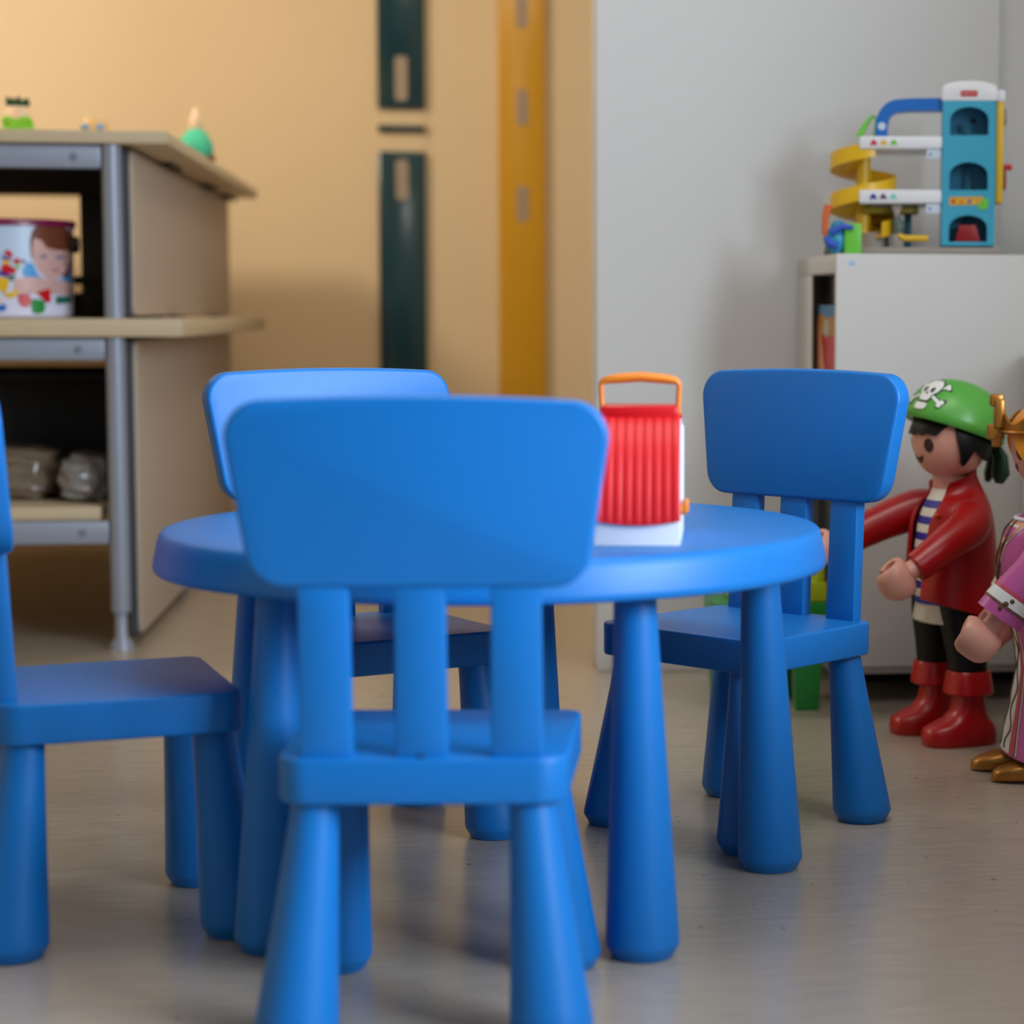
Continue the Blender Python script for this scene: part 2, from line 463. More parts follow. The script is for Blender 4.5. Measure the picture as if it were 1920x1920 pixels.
sbox('back_panel', -0.905, -0.705, 5.75, 5.78, 0.739, 1.047, BLACK)
sbox('back_panel', -1.84, -0.905, 5.75, 5.78, 0.739, 0.80, BLACK)
sbox('inner_divider', -0.90, -0.745, 5.35, 5.74, 0.82, 0.836, DBROWN)

# black storage crate on the lower shelf, and the wrapped packages
cr_ = thing('storage_crate', 'black storage crate filling the lower bay of the shelving unit', 'crate', (-1.2, 5.75, 0.3215))
bm = N(); box(bm, -0.62, 0.452, -0.20, 0.42, 0.0, 0.28, 0.01)
obj('crate_body', bm, BLACK, cr_)
bm = N(); box(bm, -0.63, 0.462, -0.215, 0.43, 0.265, 0.285, 0.004); obj('crate_rim', bm, BLACK, cr_)
PLAST = mat('wrapped_plastic', rgb(112, 96, 80), rough=0.25, var=0.45, vscale=26, bump=0.9, bscale=30, coat=0.6)
PLAST2 = mat('wrapped_grey_plastic', rgb(128, 124, 120), rough=0.22, var=0.5, vscale=24, bump=0.9, bscale=26, coat=0.6)
def package(loc, s, m, label, seed):
    bm = N(); rnd = random.Random(seed)
    bmesh.ops.create_icosphere(bm, subdivisions=4, radius=1)
    for v in bm.verts:
        p = v.co.copy()
        q = Vector((math.copysign(abs(p.x) ** 0.6, p.x), math.copysign(abs(p.y) ** 0.6, p.y), math.copysign(abs(p.z) ** 0.75, p.z)))
        w_ = 1 + 0.05 * math.sin(9 * p.x + seed) * math.cos(7 * p.z + 2 * seed) + 0.04 * math.sin(17 * p.z + 5 * p.x)
        v.co = Vector((q.x * s[0] * w_, q.y * s[1] * w_, max(0, q.z * s[2] * w_ + s[2] * 0.9)))
    o = obj('wrapped_package', bm, m, sharp=60); o.location = loc
    return tag(o, label, 'package')
package((-0.990, 5.30, 0.3215), (0.105, 0.12, 0.066), PLAST, 'brown plastic-wrapped package on the lower shelf, left one', 1)
package((-0.818, 5.25, 0.3215), (0.058, 0.14, 0.058), PLAST2, 'greyish plastic-wrapped package on lower shelf beside the grey post', 3)

# picture bucket
bk = thing('toy_bucket', 'white toy brick bucket with maroon lid and child picture on the shelf', 'bucket', (-0.973, 5.20, 0.7395), 0)
bm = N(); lathe(bm, [(0, 0), (0.128, 0), (0.1335, 0.004), (0.134, 0.01), (0.138, 0.20), (0.138, 0.206), (0, 0.206)], 96); obj('bucket_body', bm, LAVW, bk)
bm = N(); lathe(bm, [(0.1375, 0.203), (0.143, 0.203), (0.1435, 0.214), (0.141, 0.218), (0, 0.220)], 96); obj('lid', bm, MAROON, bk)
bm = N(); tube(bm, [(0.137, 0, 0.165), (0.150, 0, 0.165)], [0.02, 0.018], 20); lug = obj('handle_lug', bm, DBROWN, bk)
pts = [(0.147 * math.cos(a), -0.147 * math.sin(a) * 0.35 - 0.012, 0.16 - 0.11 * math.sin(a)) for a in [PI * k / 30 for k in range(31)]]
pts = [(0.147 * math.cos(PI * k / 30), 0.147 * math.sin(PI * k / 30) * 1.02, 0.165 - 0.03 * math.sin(PI * k / 30)) for k in range(31)]
bm = N(); tube(bm, pts, 0.003, 8); obj('handle', bm, WHITEP, bk)
# prints: coordinates u,v in pixels of a 240 px wide view (x 0..240, y 0..240), mapped around the can
def can(layer):
    def fn(u, v):
        x = (u / 8.0 + 5.0 - 14.8 + 0.0) / 832.0     # metres right of can axis, front view
        z = 0.003 + (1662 - v * 1.0) / 8.0 / 824.0
        r = 0.134 + 0.004 * z / 0.2 + 0.0006 + 0.0003 * layer
        s = max(-0.99, min(0.99, x / 0.137))
        a = -PI / 2 + math.asin(s)
        return (r * math.cos(a), r * math.sin(a), z)
    return fn
def cprint(name, pts, m, layer, cell=60):
    bm = N(); decal(bm, pts, can(layer), cell); return obj(name, bm, m, bk, recalc=False)
def sm(pts): return smoothpts(list(pts) + [pts[0]], 4)[:-1]
cprint('sky_print', [(-700, 330), (1020, 300), (1060, 700), (1060, 1000), (-700, 1000)], SKYP, 0)
cprint('child_shirt_print', sm([(430, 920), (520, 880), (640, 1090), (900, 1110), (1000, 880), (1090, 960), (1080, 1140), (760, 1200), (420, 1080)]), CYANP, 1)
cprint('child_hair_print', sm([(600, 330), (840, 300), (1000, 440), (1050, 700), (1010, 950), (900, 1080), (560, 860), (510, 640), (530, 450)]), HAIRP, 2)
cprint('child_face_print', sm([(560, 520), (660, 560), (720, 660), (880, 690), (960, 700), (960, 880), (900, 1040), (820, 1110), (700, 1080), (590, 950), (530, 760)]), FACEP, 3)
cprint('child_arms_print', sm([(300, 1130), (480, 1090), (800, 1120), (1000, 1180), (1060, 1330), (800, 1330), (500, 1330), (290, 1290)]), FACEP, 3)
for ex_ in (675, 865):
    cprint('eye_print', circ(ex_, 790, 42, 26), mat('grey_eye_print', rgb(110, 112, 140), 0.4), 4)
cprint('mouth_print', circ(820, 985, 46, 16), mat('lip_print', rgb(176, 100, 104), 0.4), 4)
for pts, m in (([(150, 740), (215, 690), (290, 770), (230, 820)], RED), ([(130, 760), (170, 800), (270, 830), (240, 860), (130, 840)], SBLUE),
               ([(130, 850), (240, 840), (230, 910), (140, 910)], TYEL), ([(280, 840), (350, 810), (380, 870), (350, 910), (280, 900)], RED),
               ([(385, 830), (450, 850), (440, 905), (390, 880)], PURP), ([(110, 930), (190, 900), (330, 980), (300, 1040), (200, 1050), (110, 1000)], RED),
               ([(60, 1020), (130, 1000), (230, 1060), (210, 1100), (60, 1060)], SBLUE), ([(210, 1080), (310, 1050), (280, 1150), (220, 1140)], DTGREEN),
               ([(300, 930), (380, 900), (350, 980), (320, 990)], LGREEN)):
    cprint('brick_print', pts, m, 3)
for pts, m in ((sm([(60, 1120), (140, 1090), (210, 1130), (200, 1240), (150, 1320), (60, 1260), (40, 1180)]), TYEL),
               (sm([(130, 1330), (240, 1310), (330, 1270), (350, 1320), (300, 1370), (200, 1400)]), TYEL),
               ([(-40, 1380), (20, 1360), (110, 1460), (0, 1510), (-60, 1500)], TYEL), (sm([(20, 1540), (80, 1500), (160, 1490), (160, 1570), (80, 1590)]), TBLUE),
               (sm([(330, 1350), (410, 1330), (500, 1370), (490, 1500), (420, 1530), (350, 1470)]), RED), ([(580, 1310), (750, 1250), (760, 1450), (700, 1460)], RED),
               (sm([(510, 1420), (590, 1410), (680, 1450), (670, 1600), (540, 1615), (510, 1500)]), TGREEN), ([(820, 1370), (990, 1360), (1000, 1450), (820, 1480)], DTGREEN),
               (sm([(-130, 1100), (-30, 1130), (10, 1200), (-60, 1250), (-140, 1200)]), RED)):
    cprint('brick_print', pts, m, 5)

# little toys on the shelf top
t = thing('small_toy', 'small green toy with spiky dark crown on top of shelving unit', 'toy', (-0.976, 5.35, 1.1475))
bm = N(); lathe(bm, [(0, 0), (0.034, 0), (0.038, 0.02), (0.034, 0.045), (0.028, 0.055)], 28); obj('toy_body', bm, YGREEN, t)
bm = N(); lathe(bm, [(0.0, 0.05), (0.032, 0.05), (0.031, 0.06), (0.025, 0.078), (0.0, 0.084)], 28); obj('toy_head', bm, PSKIN, t)
for s in (-1, 1):
    bm = N(); sph(bm, (s * 0.019, -0.021, 0.046), (0.015, 0.012, 0.011)); obj('toy_eye', bm, YGREEN, t)
bm = N()
for k in range(9):
    a = 2 * PI * k / 9
    tube(bm, [(0.014 * math.cos(a), 0.012 * math.sin(a), 0.074), (0.019 * math.cos(a), 0.016 * math.sin(a), 0.086), (0.025 * math.cos(a + .1), 0.021 * math.sin(a + .1), 0.094 + 0.006 * (k % 2))], [0.008, 0.009, 0.003], 8)
obj('toy_crown', bm, DKGR, t)
t = thing('small_toy', 'small tan toy with two blue eyes on top of shelving unit', 'toy', (-0.812, 5.40, 1.1475))
bm = N(); lathe(bm, [(0, 0), (0.03, 0), (0.034, 0.02), (0.033, 0.045), (0.026, 0.056), (0, 0.058)], 28); obj('toy_body', bm, PTAN, t)
for s in (-1, 1):
    bm = N(); sph(bm, (s * 0.017, -0.028, 0.037), (0.011, 0.009, 0.008)); obj('toy_eye', bm, mat('soft_blue', rgb(120, 160, 196), 0.5), t)
t = thing('cloth_doll', 'little doll with pale pointed head and mint green cloth on shelf corner', 'doll', (-0.645, 6.02, 1.1475))
bm = N()
prof = [(0, 0.014), (0.046, 0.014), (0.05, 0.03), (0.042, 0.055), (0.026, 0.078), (0.014, 0.088), (0, 0.09)]
lathe(bm, prof, 40)
for v in bm.verts:
    a = math.atan2(v.co.y, v.co.x); k = 1 + 0.10 * math.sin(6 * a) * max(0, 1 - v.co.z / 0.08); v.co.x *= k; v.co.y *= k; v.co.x -= 0.012 * max(0, 1 - v.co.z / 0.07)
obj('cloth_dress', bm, TCLOTH, t)
bm = N(); lathe(bm, [(0, 0.084), (0.014, 0.084), (0.018, 0.096), (0.015, 0.115), (0.007, 0.135), (0, 0.146)], 24); obj('doll_head', bm, PSKIN, t)
for s in (-1, 1):
    bm = N(); sph(bm, (0.028 + s * 0.013, -0.02, 0.009), (0.011, 0.016, 0.009)); obj('doll_shoe', bm, mat('dark_red_felt', rgb(120, 50, 44), 0.8), t)

# ------------------------------------------------------------------ white cabinet on the right
cb = thing('cabinet', 'white cabinet with open side niche against the white wall', 'cabinet', (1.06, 4.137, 0))
cx0, cy0 = 1.06, 4.137
def cbox(name, x0, x1, y0, y1, z0, z1, m=WHITE, bev=0.002, parent=None):
    return obj(name, box(N(), x0 - cx0, x1 - cx0, y0 - cy0, y1 - cy0, z0, z1, bev), m, parent or cb)
cbox('top_panel', 0.7374, 1.40, 4.154, 4.60, 0.832, 0.868)
fp = cbox('front_panel', 0.7374, 1.40, 4.137, 4.153, 0.076, 0.868)
cbox('sticker', 0.762, 0.772, 4.1362, 4.137, 0.846, 0.854, mat('light_blue_sticker', rgb(150, 190, 226), 0.5), 0, fp)
cbox('side_stile', 0.7374, 0.7414, 4.425, 4.60, 0.076, 0.832)
cbox('side_panel', 0.7374, 0.7534, 4.153, 4.425, 0.076, 0.16)
cbox('inner_back', 0.785, 0.80, 4.153, 4.60, 0.076, 0.832)
cbox('bottom_panel', 0.7374, 1.40, 4.153, 4.60, 0.060, 0.076)
cbox('niche_shelf', 0.7534, 0.785, 4.153, 4.60, 0.54, 0.556)
cbox('plinth', 0.80, 1.38, 4.42, 4.56, 0.0, 0.060, BLACK)
# books in the niche
b1 = thing('picture_book', 'picture book with blue top and red lower part in cabinet niche', 'book', (0.7545, 4.29, 0.5565), 0)
obj('cover', box(N(), 0, 0.02, -0.13, 0.165, 0, 0.215, 0.001), RED, b1)
yzx = lambda y, z, h: (h, y, z)
def bprint(name, pts, m, h): obj(name, prism(N(), pts, -h, -h + 0.0004, yzx), m, b1)
bprint('cover_picture', [(-0.129, 0.155), (0.164, 0.155), (0.164, 0.214), (-0.129, 0.214)], mat('ochre_print', rgb(178, 128, 50), 0.5, var=0.25, vscale=40), 0.0005)
bprint('cover_band', sm([(-0.125, 0.20), (0.03, 0.19), (0.11, 0.198), (0.160, 0.196), (0.160, 0.213), (-0.125, 0.213)]), mat('steel_blue_print', rgb(70, 120, 160), 0.5), 0.0009)
bprint('cover_figure', sm([(0.17 - 0.006, 0.19), (0.13, 0.18), (0.09, 0.13), (0.05, 0.07), (0.02, 0.02), (0.10, 0.01), (0.15, 0.06), (0.163, 0.12)]), mat('orange_pink_print', rgb(206, 136, 96), 0.5, var=0.3, vscale=30), 0.0013)
bprint('cover_figure', circ(0.045, 0.168, 0.024, 0.018), mat('pale_grey_print', rgb(170, 172, 176), 0.5), 0.0011)

# ------------------------------------------------------------------ toy garage on the cabinet
S = 1 / 972.5
gy = 4.25
tg = thing('toy_garage', 'toy parking garage with turquoise tower and yellow spiral ramp on cabinet', 'toy', (0.894, gy, 0.8685), -0.2)
def gx(px): return (px - 1700) * S
def gz(py): return (472 - py) * S
def gbox(name, xa, xb, ya, yb, d0, d1, m, bev=0.002, parent=None):
    return obj(name, box(N(), gx(xa), gx(xb), d0, d1, gz(yb), gz(ya), bev), m, parent or tg)
gbox('base', 1545, 1880, 457, 472, -0.015, 0.22, GBASE, 0.004)
# tower shell: front with three arched windows
def arch(xc, yt, yb, hw):
    top = [(gx(xc + hw * math.cos(a)), gz(yt + 24 - 24 * math.sin(a))) for a in [PI * k / 14 for k in range(15)]]
    return [(gx(xc - hw), gz(yb)), (gx(xc + hw), gz(yb))] + top
xzf = lambda x, y, h: (x, h, y)
bm = N()
outer = [(gx(1767), gz(454)), (gx(1867), gz(454)), (gx(1867), gz(183)), (gx(1767), gz(183))]
plate_holes(bm, outer, [arch(1817, 195, 248, 36), arch(1817, 298, 350, 36), arch(1817, 397, 447, 36)], -0.012, -0.006, xzf)
tw = obj('tower_front', bm, TURQ, tg)
bm = N()
box(bm, gx(1767), gx(1767) + 0.004, -0.006, 0.10, gz(454), gz(183)); box(bm, gx(1867) - 0.004, gx(1867), -0.006, 0.10, gz(454), gz(183))
box(bm, gx(1767), gx(1867), 0.045, 0.05, gz(454), gz(183))
box(bm, gx(1767), gx(1867), -0.006, 0.10, gz(455), gz(450)); box(bm, gx(1771), gx(1863), -0.006, 0.045, gz(252), gz(249)); box(bm, gx(1771), gx(1863), -0.006, 0.045, gz(355), gz(351))
obj('tower_shell', bm, mat('turquoise_shell', rgb(40, 128, 160), 0.4), tg)
bm = N()
pts = [(gx(1765), gz(184)), (gx(1870), gz(184)), (gx(1869), gz(162))] + [(gx(1817 + 51 * math.cos(a)), gz(160 - 13 * math.sin(a) ** 0.9)) for a in [0.12 + (PI - 0.24) * k / 16 for k in range(17)]] + [(gx(1765), gz(162))]
prism(bm, pts, -0.014, 0.11, xzf, 0.003); rf = obj('tower_roof', bm, WHITEP, tg)
gbox('roof_lip', 1870, 1884, 163, 184, 0.0, 0.09, WHITEP, 0.002)
bm = N(); prism(bm, rounded([(gx(1800), gz(176)), (gx(1832), gz(176)), (gx(1832), gz(165)), (gx(1800), gz(165))], 0.003, 4), -0.0152, -0.014, xzf)
lg = obj('logo_plate', bm, RED, rf)
text_mesh('lettering', 'Fisher-Price', 0.0058, WHITEP, lg, (gx(1816), -0.0156, gz(170.5)), (PI / 2, 0, 0))
# lift cabin, cord and knobs behind the windows
bm = N(); prism(bm, [(gx(1793), gz(447)), (gx(1841), gz(447)), (gx(1832), gz(415)), (gx(1801), gz(415))], -0.004, 0.03, xzf, 0.002); obj('lift_car', bm, DRED, tg)
bm = N(); tube(bm, [(gx(1816), 0.03, gz(416)), (gx(1816), 0.03, gz(300))], 0.0028, 8); obj('lift_cord', bm, DTEAL, tg)
bm = N(); tube(bm, [(gx(1804), 0.03, gz(222)), (gx(1813), 0.03, gz(246))], 0.003, 8); obj('lift_lever', bm, DTEAL, tg)
for px_, py_ in ((1827, 217), (1828, 346)):
    bm = N(); sph(bm, (gx(px_), 0.043, gz(py_)), 0.0045, 12, 8); obj('rivet', bm, BLACK, tg)
# banner sticker with green car
bn = obj('banner_sticker', prism(N(), rounded([(gx(1781), gz(379)), (gx(1845), gz(377)), (gx(1845), gz(362)), (gx(1781), gz(363))], 0.003, 4), -0.0128, -0.012, xzf), mat('orange_yellow_print', rgb(214, 158, 44), 0.45, var=0.35, vscale=220), tw)
for k in range(6):
    bm = N(); prism(bm, circ(gx(1789 + k * 7.6), gz(371 + (k % 2)), 0.0028, 0.0045, 12), -0.0134, -0.0129, xzf); obj('banner_mark', bm, (RED, TBLUE, ORANGE)[k % 3] if k % 2 == 0 else TYEL, bn)
bm = N(); prism(bm, sm([(gx(1833), gz(385)), (gx(1850), gz(386)), (gx(1855), gz(376)), (gx(1853), gz(366)), (gx(1842), gz(368)), (gx(1838), gz(376))]), -0.0138, -0.0134, xzf); obj('green_car_print', bm, LGREEN, bn)
gbox('side_housing', 1868, 1882.5, 184, 374, 0.0, 0.085, TYEL, 0.003)
bm = N(); tube(bm, [(gx(1882), 0.04, gz(210)), (gx(1888), 0.04, gz(210))], 0.016, 24); obj('side_wheel', bm, GBASE, tg)
bm = N(); tube(bm, [(gx(1882), 0.03, gz(305)), (gx(1900), 0.03, gz(305))], [0.006, 0.0062], 16); obj('crank_knob', bm, RED, tg)
gbox('crank_arm', 1883, 1889, 305, 347, 0.022, 0.038, DRED, 0.001)
# decks and stickers
for (ya, yb, cols) in ((249, 273, (RED, TYEL, LGREEN)), (349, 375, (SBLUE, PURP, MINT))):
    bm = N(); box(bm, gx(1611), gx(1767), -0.012, 0.17, gz(yb), gz(ya), 0.004); dk = obj('deck', bm, WHITEP, tg)
    for k, m in enumerate(cols):
        xc = 1638 + k * 19; yc = (ya + yb) / 2 + 1
        car = [(-6, -5), (-6, 1), (-4, 2), (-2.5, 6), (2.5, 6), (4, 2), (6, 1), (6, -5), (3.5, -5), (3, -3), (-3, -3), (-3.5, -5)]
        bm = N(); prism(bm, [(gx(xc + a), gz(yc - b)) for a, b in car], -0.0128, -0.0121, xzf); obj('car_sticker', bm, m, dk)
    lb = gbox('label_sticker', 1738, 1764, yb + 1, yb + 18, -0.012, -0.010, LBLUE, 0, dk)
    bm = N(); prism(bm, circ(gx(1745), gz(yb + 10), 0.002, 0.003, 10), -0.0126, -0.0121, xzf); obj('label_mark', bm, SBLUE, lb)
# blue curved track from tower down to the upper deck
path = smoothpts([(1653, 250), (1653, 228), (1658, 208), (1672, 194), (1695, 190), (1730, 189), (1768, 189)], 6)
bm = N(); rings = []
for i, p in enumerate(path):
    a = path[max(0, i - 1)]; b = path[min(len(path) - 1, i + 1)]
    tx, ty = b[0] - a[0], b[1] - a[1]; l = math.hypot(tx, ty); nx, ny = -ty / l, tx / l; hw = 11.5
    q0 = (gx(p[0] + nx * hw), gz(p[1] + ny * hw)); q1 = (gx(p[0] - nx * hw), gz(p[1] - ny * hw))
    rings.append([(q0[0], 0.0, q0[1]), (q1[0], 0.0, q1[1]), (q1[0], 0.05, q1[1]), (q0[0], 0.05, q0[1])])
loft(bm, rings); tr = obj('curved_track', bm, TBLUE, tg)
bm = N(); prism(bm, circ(gx(1653), gz(230), 0.0075, None, 24), -0.002, 0.0, xzf); obj('track_button', bm, LBLUE, tr)
bm = N(); tube(bm, [(gx(1610), 0.02, gz(248)), (gx(1618), 0.02, gz(232)), (gx(1630), 0.02, gz(214)), (gx(1637), 0.02, gz(209)), (gx(1643), 0.02, gz(214)), (gx(1640), 0.02, gz(248))], [0.007, 0.006, 0.004, 0.003, 0.003, 0.004], 12); obj('green_gate', bm, LGREEN, tg)
# yellow spiral ramp
def helix(bm, cx, cy, z0, z1, a0, a1, ri, ro, wall, n=64):
    rings = []
    for i in range(n + 1):
        t_ = i / n; a = a0 + (a1 - a0) * t_; z = z0 + (z1 - z0) * t_
        c_, s_ = math.cos(a), math.sin(a)
        P = lambda r, h: (cx + r * c_, cy + r * s_, z + h)
        rings.append([P(ri, 0), P(ro, 0), P(ro, wall), P(ro - 0.003, wall), P(ro - 0.003, 0.004), P(ri, 0.004)])
    return loft(bm, rings)
hc = (gx(1618), 0.058)
bm = N(); helix(bm, hc[0], hc[1], gz(292), gz(384), PI * 0.62 + PI, PI * 0.62 - 0.55 * PI - PI * 0.0, 0.016, 0.066, 0.026)
bm.free()
bm = N(); helix(bm, hc[0], hc[1], gz(286), gz(438), 1.62 * PI, -2.3 * PI, 0.014, 0.066, 0.030, 120); obj('spiral_ramp', bm, TYEL, tg)
bm = N(); tube(bm, [(hc[0], hc[1], gz(275)), (hc[0], hc[1], gz(430))], 0.015, 24); obj('ramp_column', bm, TYEL, tg)
gbox('ramp_chute', 1616, 1725, 379, 392, 0.03, 0.12, mat('olive_yellow_plastic', rgb(150, 128, 20), 0.4), 0.003)
bm = N(); tube(bm, [(gx(1643), 0.05, gz(458)), (gx(1643), 0.05, gz(428))], 0.026, 28); obj('ramp_foot', bm, GBASE, tg)
gbox('post', 1697, 1712, 392, 457, 0.07, 0.085, DTEAL, 0.002)
bm = N(); prism(bm, [(gx(1672), gz(376)), (gx(1694), gz(376)), (gx(1686), gz(400)), (gx(1680), gz(400))], 0.0, 0.03, xzf, 0.001); obj('funnel', bm, GBASE, tg)
bm = N(); tube(bm, [(gx(1682), 0.01, gz(398)), (gx(1688), 0.01, gz(418)), (gx(1684), 0.01, gz(434))], [0.006, 0.012, 0.008], 12); obj('fuel_hose', bm, mat('grey_green_plastic', rgb(90, 104, 98), 0.5, var=0.4, vscale=120), tg)
gbox('pump_stand', 1676, 1696, 432, 458, 0.0, 0.025, GBASE, 0.002)
bm = N(); tube(bm, [(gx(1686), 0.0, gz(433)), (gx(1697), 0.0, gz(440)), (gx(1742), 0.0, gz(440))], [0.004, 0.0065, 0.0065], 12); obj('barrier_arm', bm, TYEL, tg)
# little figure with green block at the ramp
ft = thing('toy_figure', 'small blue and orange toy beside a green block left of garage ramp', 'toy', (0.890 + gx(1572) * 0.98, gy - 0.02, 0.8685), -0.2)
k0 = 1572
def fx(px): return (px - k0) * S
bm = N(); box(bm, fx(1580), fx(1612), -0.016, 0.016, 0.0, gz(414), 0.003); obj('green_block', bm, LGREEN, ft)
bm = N(); sph(bm, (fx(1563), 0, 0.027), (0.022, 0.018, 0.027)); obj('toy_body', bm, mat('toy_cyan', rgb(38, 140, 176), 0.4), ft)
bm = N(); sph(bm, (fx(1568), 0, 0.052), (0.015, 0.013, 0.014)); obj('toy_head', bm, mat('toy_cyan', rgb(38, 140, 176), 0.4), ft)
bm = N(); tube(bm, [(fx(1552), -0.005, gz(452)), (fx(1543), -0.005, gz(430)), (fx(1544), -0.005, gz(402)), (fx(1550), -0.005, gz(380))], [0.005, 0.006, 0.007, 0.009], 12); obj('toy_arm', bm, mat('toy_orange', rgb(216, 104, 50), 0.4), ft)
bm = N(); tube(bm, [(fx(1556), -0.018, gz(432)), (fx(1575), -0.02, gz(420)), (fx(1597), -0.02, gz(422))], [0.007, 0.006, 0.004], 12); obj('toy_arm', bm, mat('toy_royal', rgb(42, 84, 190), 0.4), ft)
bm = N(); tube(bm, [(fx(1545), -0.014, gz(440)), (fx(1552), -0.016, gz(452)), (fx(1568), -0.016, gz(456))], [0.006, 0.008, 0.008], 12); obj('toy_shoe', bm, mat('toy_royal', rgb(42, 84, 190), 0.4), ft)

# ------------------------------------------------------------------ green play stand behind the right chair
gs_ = thing('play_stand', 'green plastic play stand with lime tray behind the right blue chair', 'toy', (0.613, 4.20, 0))
def pbox(name, x0, x1, y0, y1, z0, z1, m, bev=0.004): return obj(name, box(N(), x0 - 0.613, x1 - 0.613, y0 - 4.2, y1 - 4.2, z0, z1, bev), m, gs_)
pbox('tray', 0.505, 0.722, 4.12, 4.30, 0.165, 0.205, TGREEN)
pbox('lime_tray', 0.54, 0.722, 4.125, 4.29, 0.205, 0.243, LIME)
pbox('post', 0.703, 0.717, 4.13, 4.15, 0.243, 0.30, LIME, 0.002)
for (xa, xb) in ((0.512, 0.560), (0.655, 0.710)):
    for ya in (4.10, 4.25):
        pts = [(xa + 0.004 - 0.613, 0.0), (xb - 0.006 - 0.613, 0.0), (xb + 0.002 - 0.613, 0.165), (xa - 0.613, 0.165)]
        bm = N(); prism(bm, pts, ya - 4.2, ya + 0.045 - 4.2, lambda x, y, h: (x, h, y), 0.004); obj('leg', bm, TGREEN, gs_)

# ------------------------------------------------------------------ blue table
tb = thing('round_table', 'round blue plastic children\'s table surrounded by four chairs', 'table', (0.063, 2.874, 0))
bm = N()
lathe(bm, [(0, 0.48), (0.38, 0.48), (0.414, 0.4797), (0.4195, 0.4785), (0.4235, 0.4745), (0.4265, 0.465), (0.4315, 0.440), (0.4322, 0.434), (0.4300, 0.4298), (0.4255, 0.4287), (0.420, 0.430), (0.416, 0.462), (0.40, 0.467), (0, 0.467)], 160)
obj('tabletop', bm, BLUE, tb, sharp=50)
def cone_leg(bm, bx, by, tx, ty, ztop, rb, rt, n=40):
    # slightly slanted cone with a small chamfered foot
    pr = [(rb * 0.78, 0.0), (rb * 0.82, 0.0012), (rb * 0.98, 0.0135), (rb * 0.995, 0.0155), (rb, 0.018)]
    rings = []
    for r, z in pr: rings.append((bx, by, r, z))
    for k in range(1, 13):
        q = k / 12; e = q
        rr = rb + (rt - rb) * (1 - (1 - e) ** 1.12)
        rings.append((bx + (tx - bx) * e, by + (ty - by) * e, rr, 0.018 + (ztop - 0.018) * e))
    loft(bm, [[(x + r * math.cos(2 * PI * i / n), y + r * math.sin(2 * PI * i / n), z) for i in range(n)] for x, y, r, z in rings])
    return bm
for k in range(5):
    a = 0.1346 + k * 2 * PI / 5
    bm = cone_leg(N(), 0.376 * math.cos(a), 0.376 * math.sin(a), 0.357 * math.cos(a), 0.357 * math.sin(a), 0.4675, 0.044, 0.0235)
    obj('leg', bm, BLUE, tb, sharp=24)

# ------------------------------------------------------------------ blue chairs
def make_chair(label, loc, rz, group):
    t = thing('child_chair', label, 'chair', loc, rz, group)
    out = rounded([(-0.1485, -0.143), (0.1485, -0.143), (0.1545, 0.142), (-0.1545, 0.142)], [0.034, 0.034, 0.022, 0.022], 8)
    bm = N(); prism(bm, out, 0.2515, 0.30, bev=0.004, seg=3); obj('seat', bm, BLUE, t, sharp=40)
    # backrest plate: trapezoid with rounded corners and slightly bowed top
    pts = rounded([(-0.1695, 0.4761), (0.1695, 0.4761), (0.1985, 0.664), (-0.1985, 0.664)], [0.040, 0.040, 0.036, 0.036], 12)
    pts = dense(pts, 0.02)
    pts = [(x, z + (0.007 * (1 - (x / 0.195) ** 2) if z > 0.63 else 0)) for x, z in pts]
    lean = -0.085
    def pf(x, z, h):
        return (x, -0.139 + lean * (z - 0.55) + h + 0.05 * x * x, z)
    bm = N(); prism(bm, pts, -0.0145, 0.0145, pf, bev=0.005, seg=3); obj('backrest', bm, BLUE, t, sharp=40)
    for sx in (-0.0975, 0, 0.0975):
        c = [(sx - 0.0265, 0.297), (sx + 0.0265, 0.297), (sx + 0.0255, 0.485), (sx - 0.0255, 0.485)]
        bm = N(); prism(bm, dense(c, 0.03), -0.0105, 0.0105, lambda x, z, h: (x, -0.1245 - 0.049 * (z - 0.30) + h, z), bev=0.003, seg=2)
        obj('slat', bm, BLUE, t)
    sc_ = N(); sph(sc_, (0, -0.1375, 0.3005), (0.0055, 0.002, 0.002), 12, 8); obj('screw_hole', sc_, mat('navy_hole', rgb(8, 20, 60), 0.7), t)
    for sx in (-1, 1):
        for sy, fy, ty in ((-1, 0.1295, 0.1085), (1, 0.1326, 0.1115)):
            bm = cone_leg(N(), sx * 0.1319, sy * fy, sx * 0.112, sy * ty, 0.2515, 0.0437, 0.0245)
            obj('leg', bm, BLUE, t, sharp=24)
    return t
def dup(root, loc, rz, label):
    r = root.copy(); C.objects.link(r); r.location = loc; r.rotation_euler = (0, 0, rz); r['label'] = label
    for ch in list(root.children):
        c = ch.copy(); C.objects.link(c); c.parent = r
    return r
GRP = 'blue chairs around the round table'
ch0 = make_chair('blue plastic children\'s chair nearest the viewer, seen from behind', (-0.0134, 2.3837, 0), -0.0989, GRP)
dup(ch0, (0.4299, 3.2083, 0), 2.2928, 'blue children\'s chair at right of table, between table and cabinet')
dup(ch0, (-0.1087, 3.2186, 0), -2.6927, 'blue children\'s chair behind the table, its backrest facing the viewer')
dup(ch0, (-0.420, 2.777, 0), -1.294, 'blue children\'s chair at left edge of the picture, cut off')

# ------------------------------------------------------------------ red carrying toy on the table
ct = thing('toy_house_carrier', 'red and white ribbed toy carry house with orange handle on the table', 'toy', (0.224, 2.585, 0.4803), -0.13)
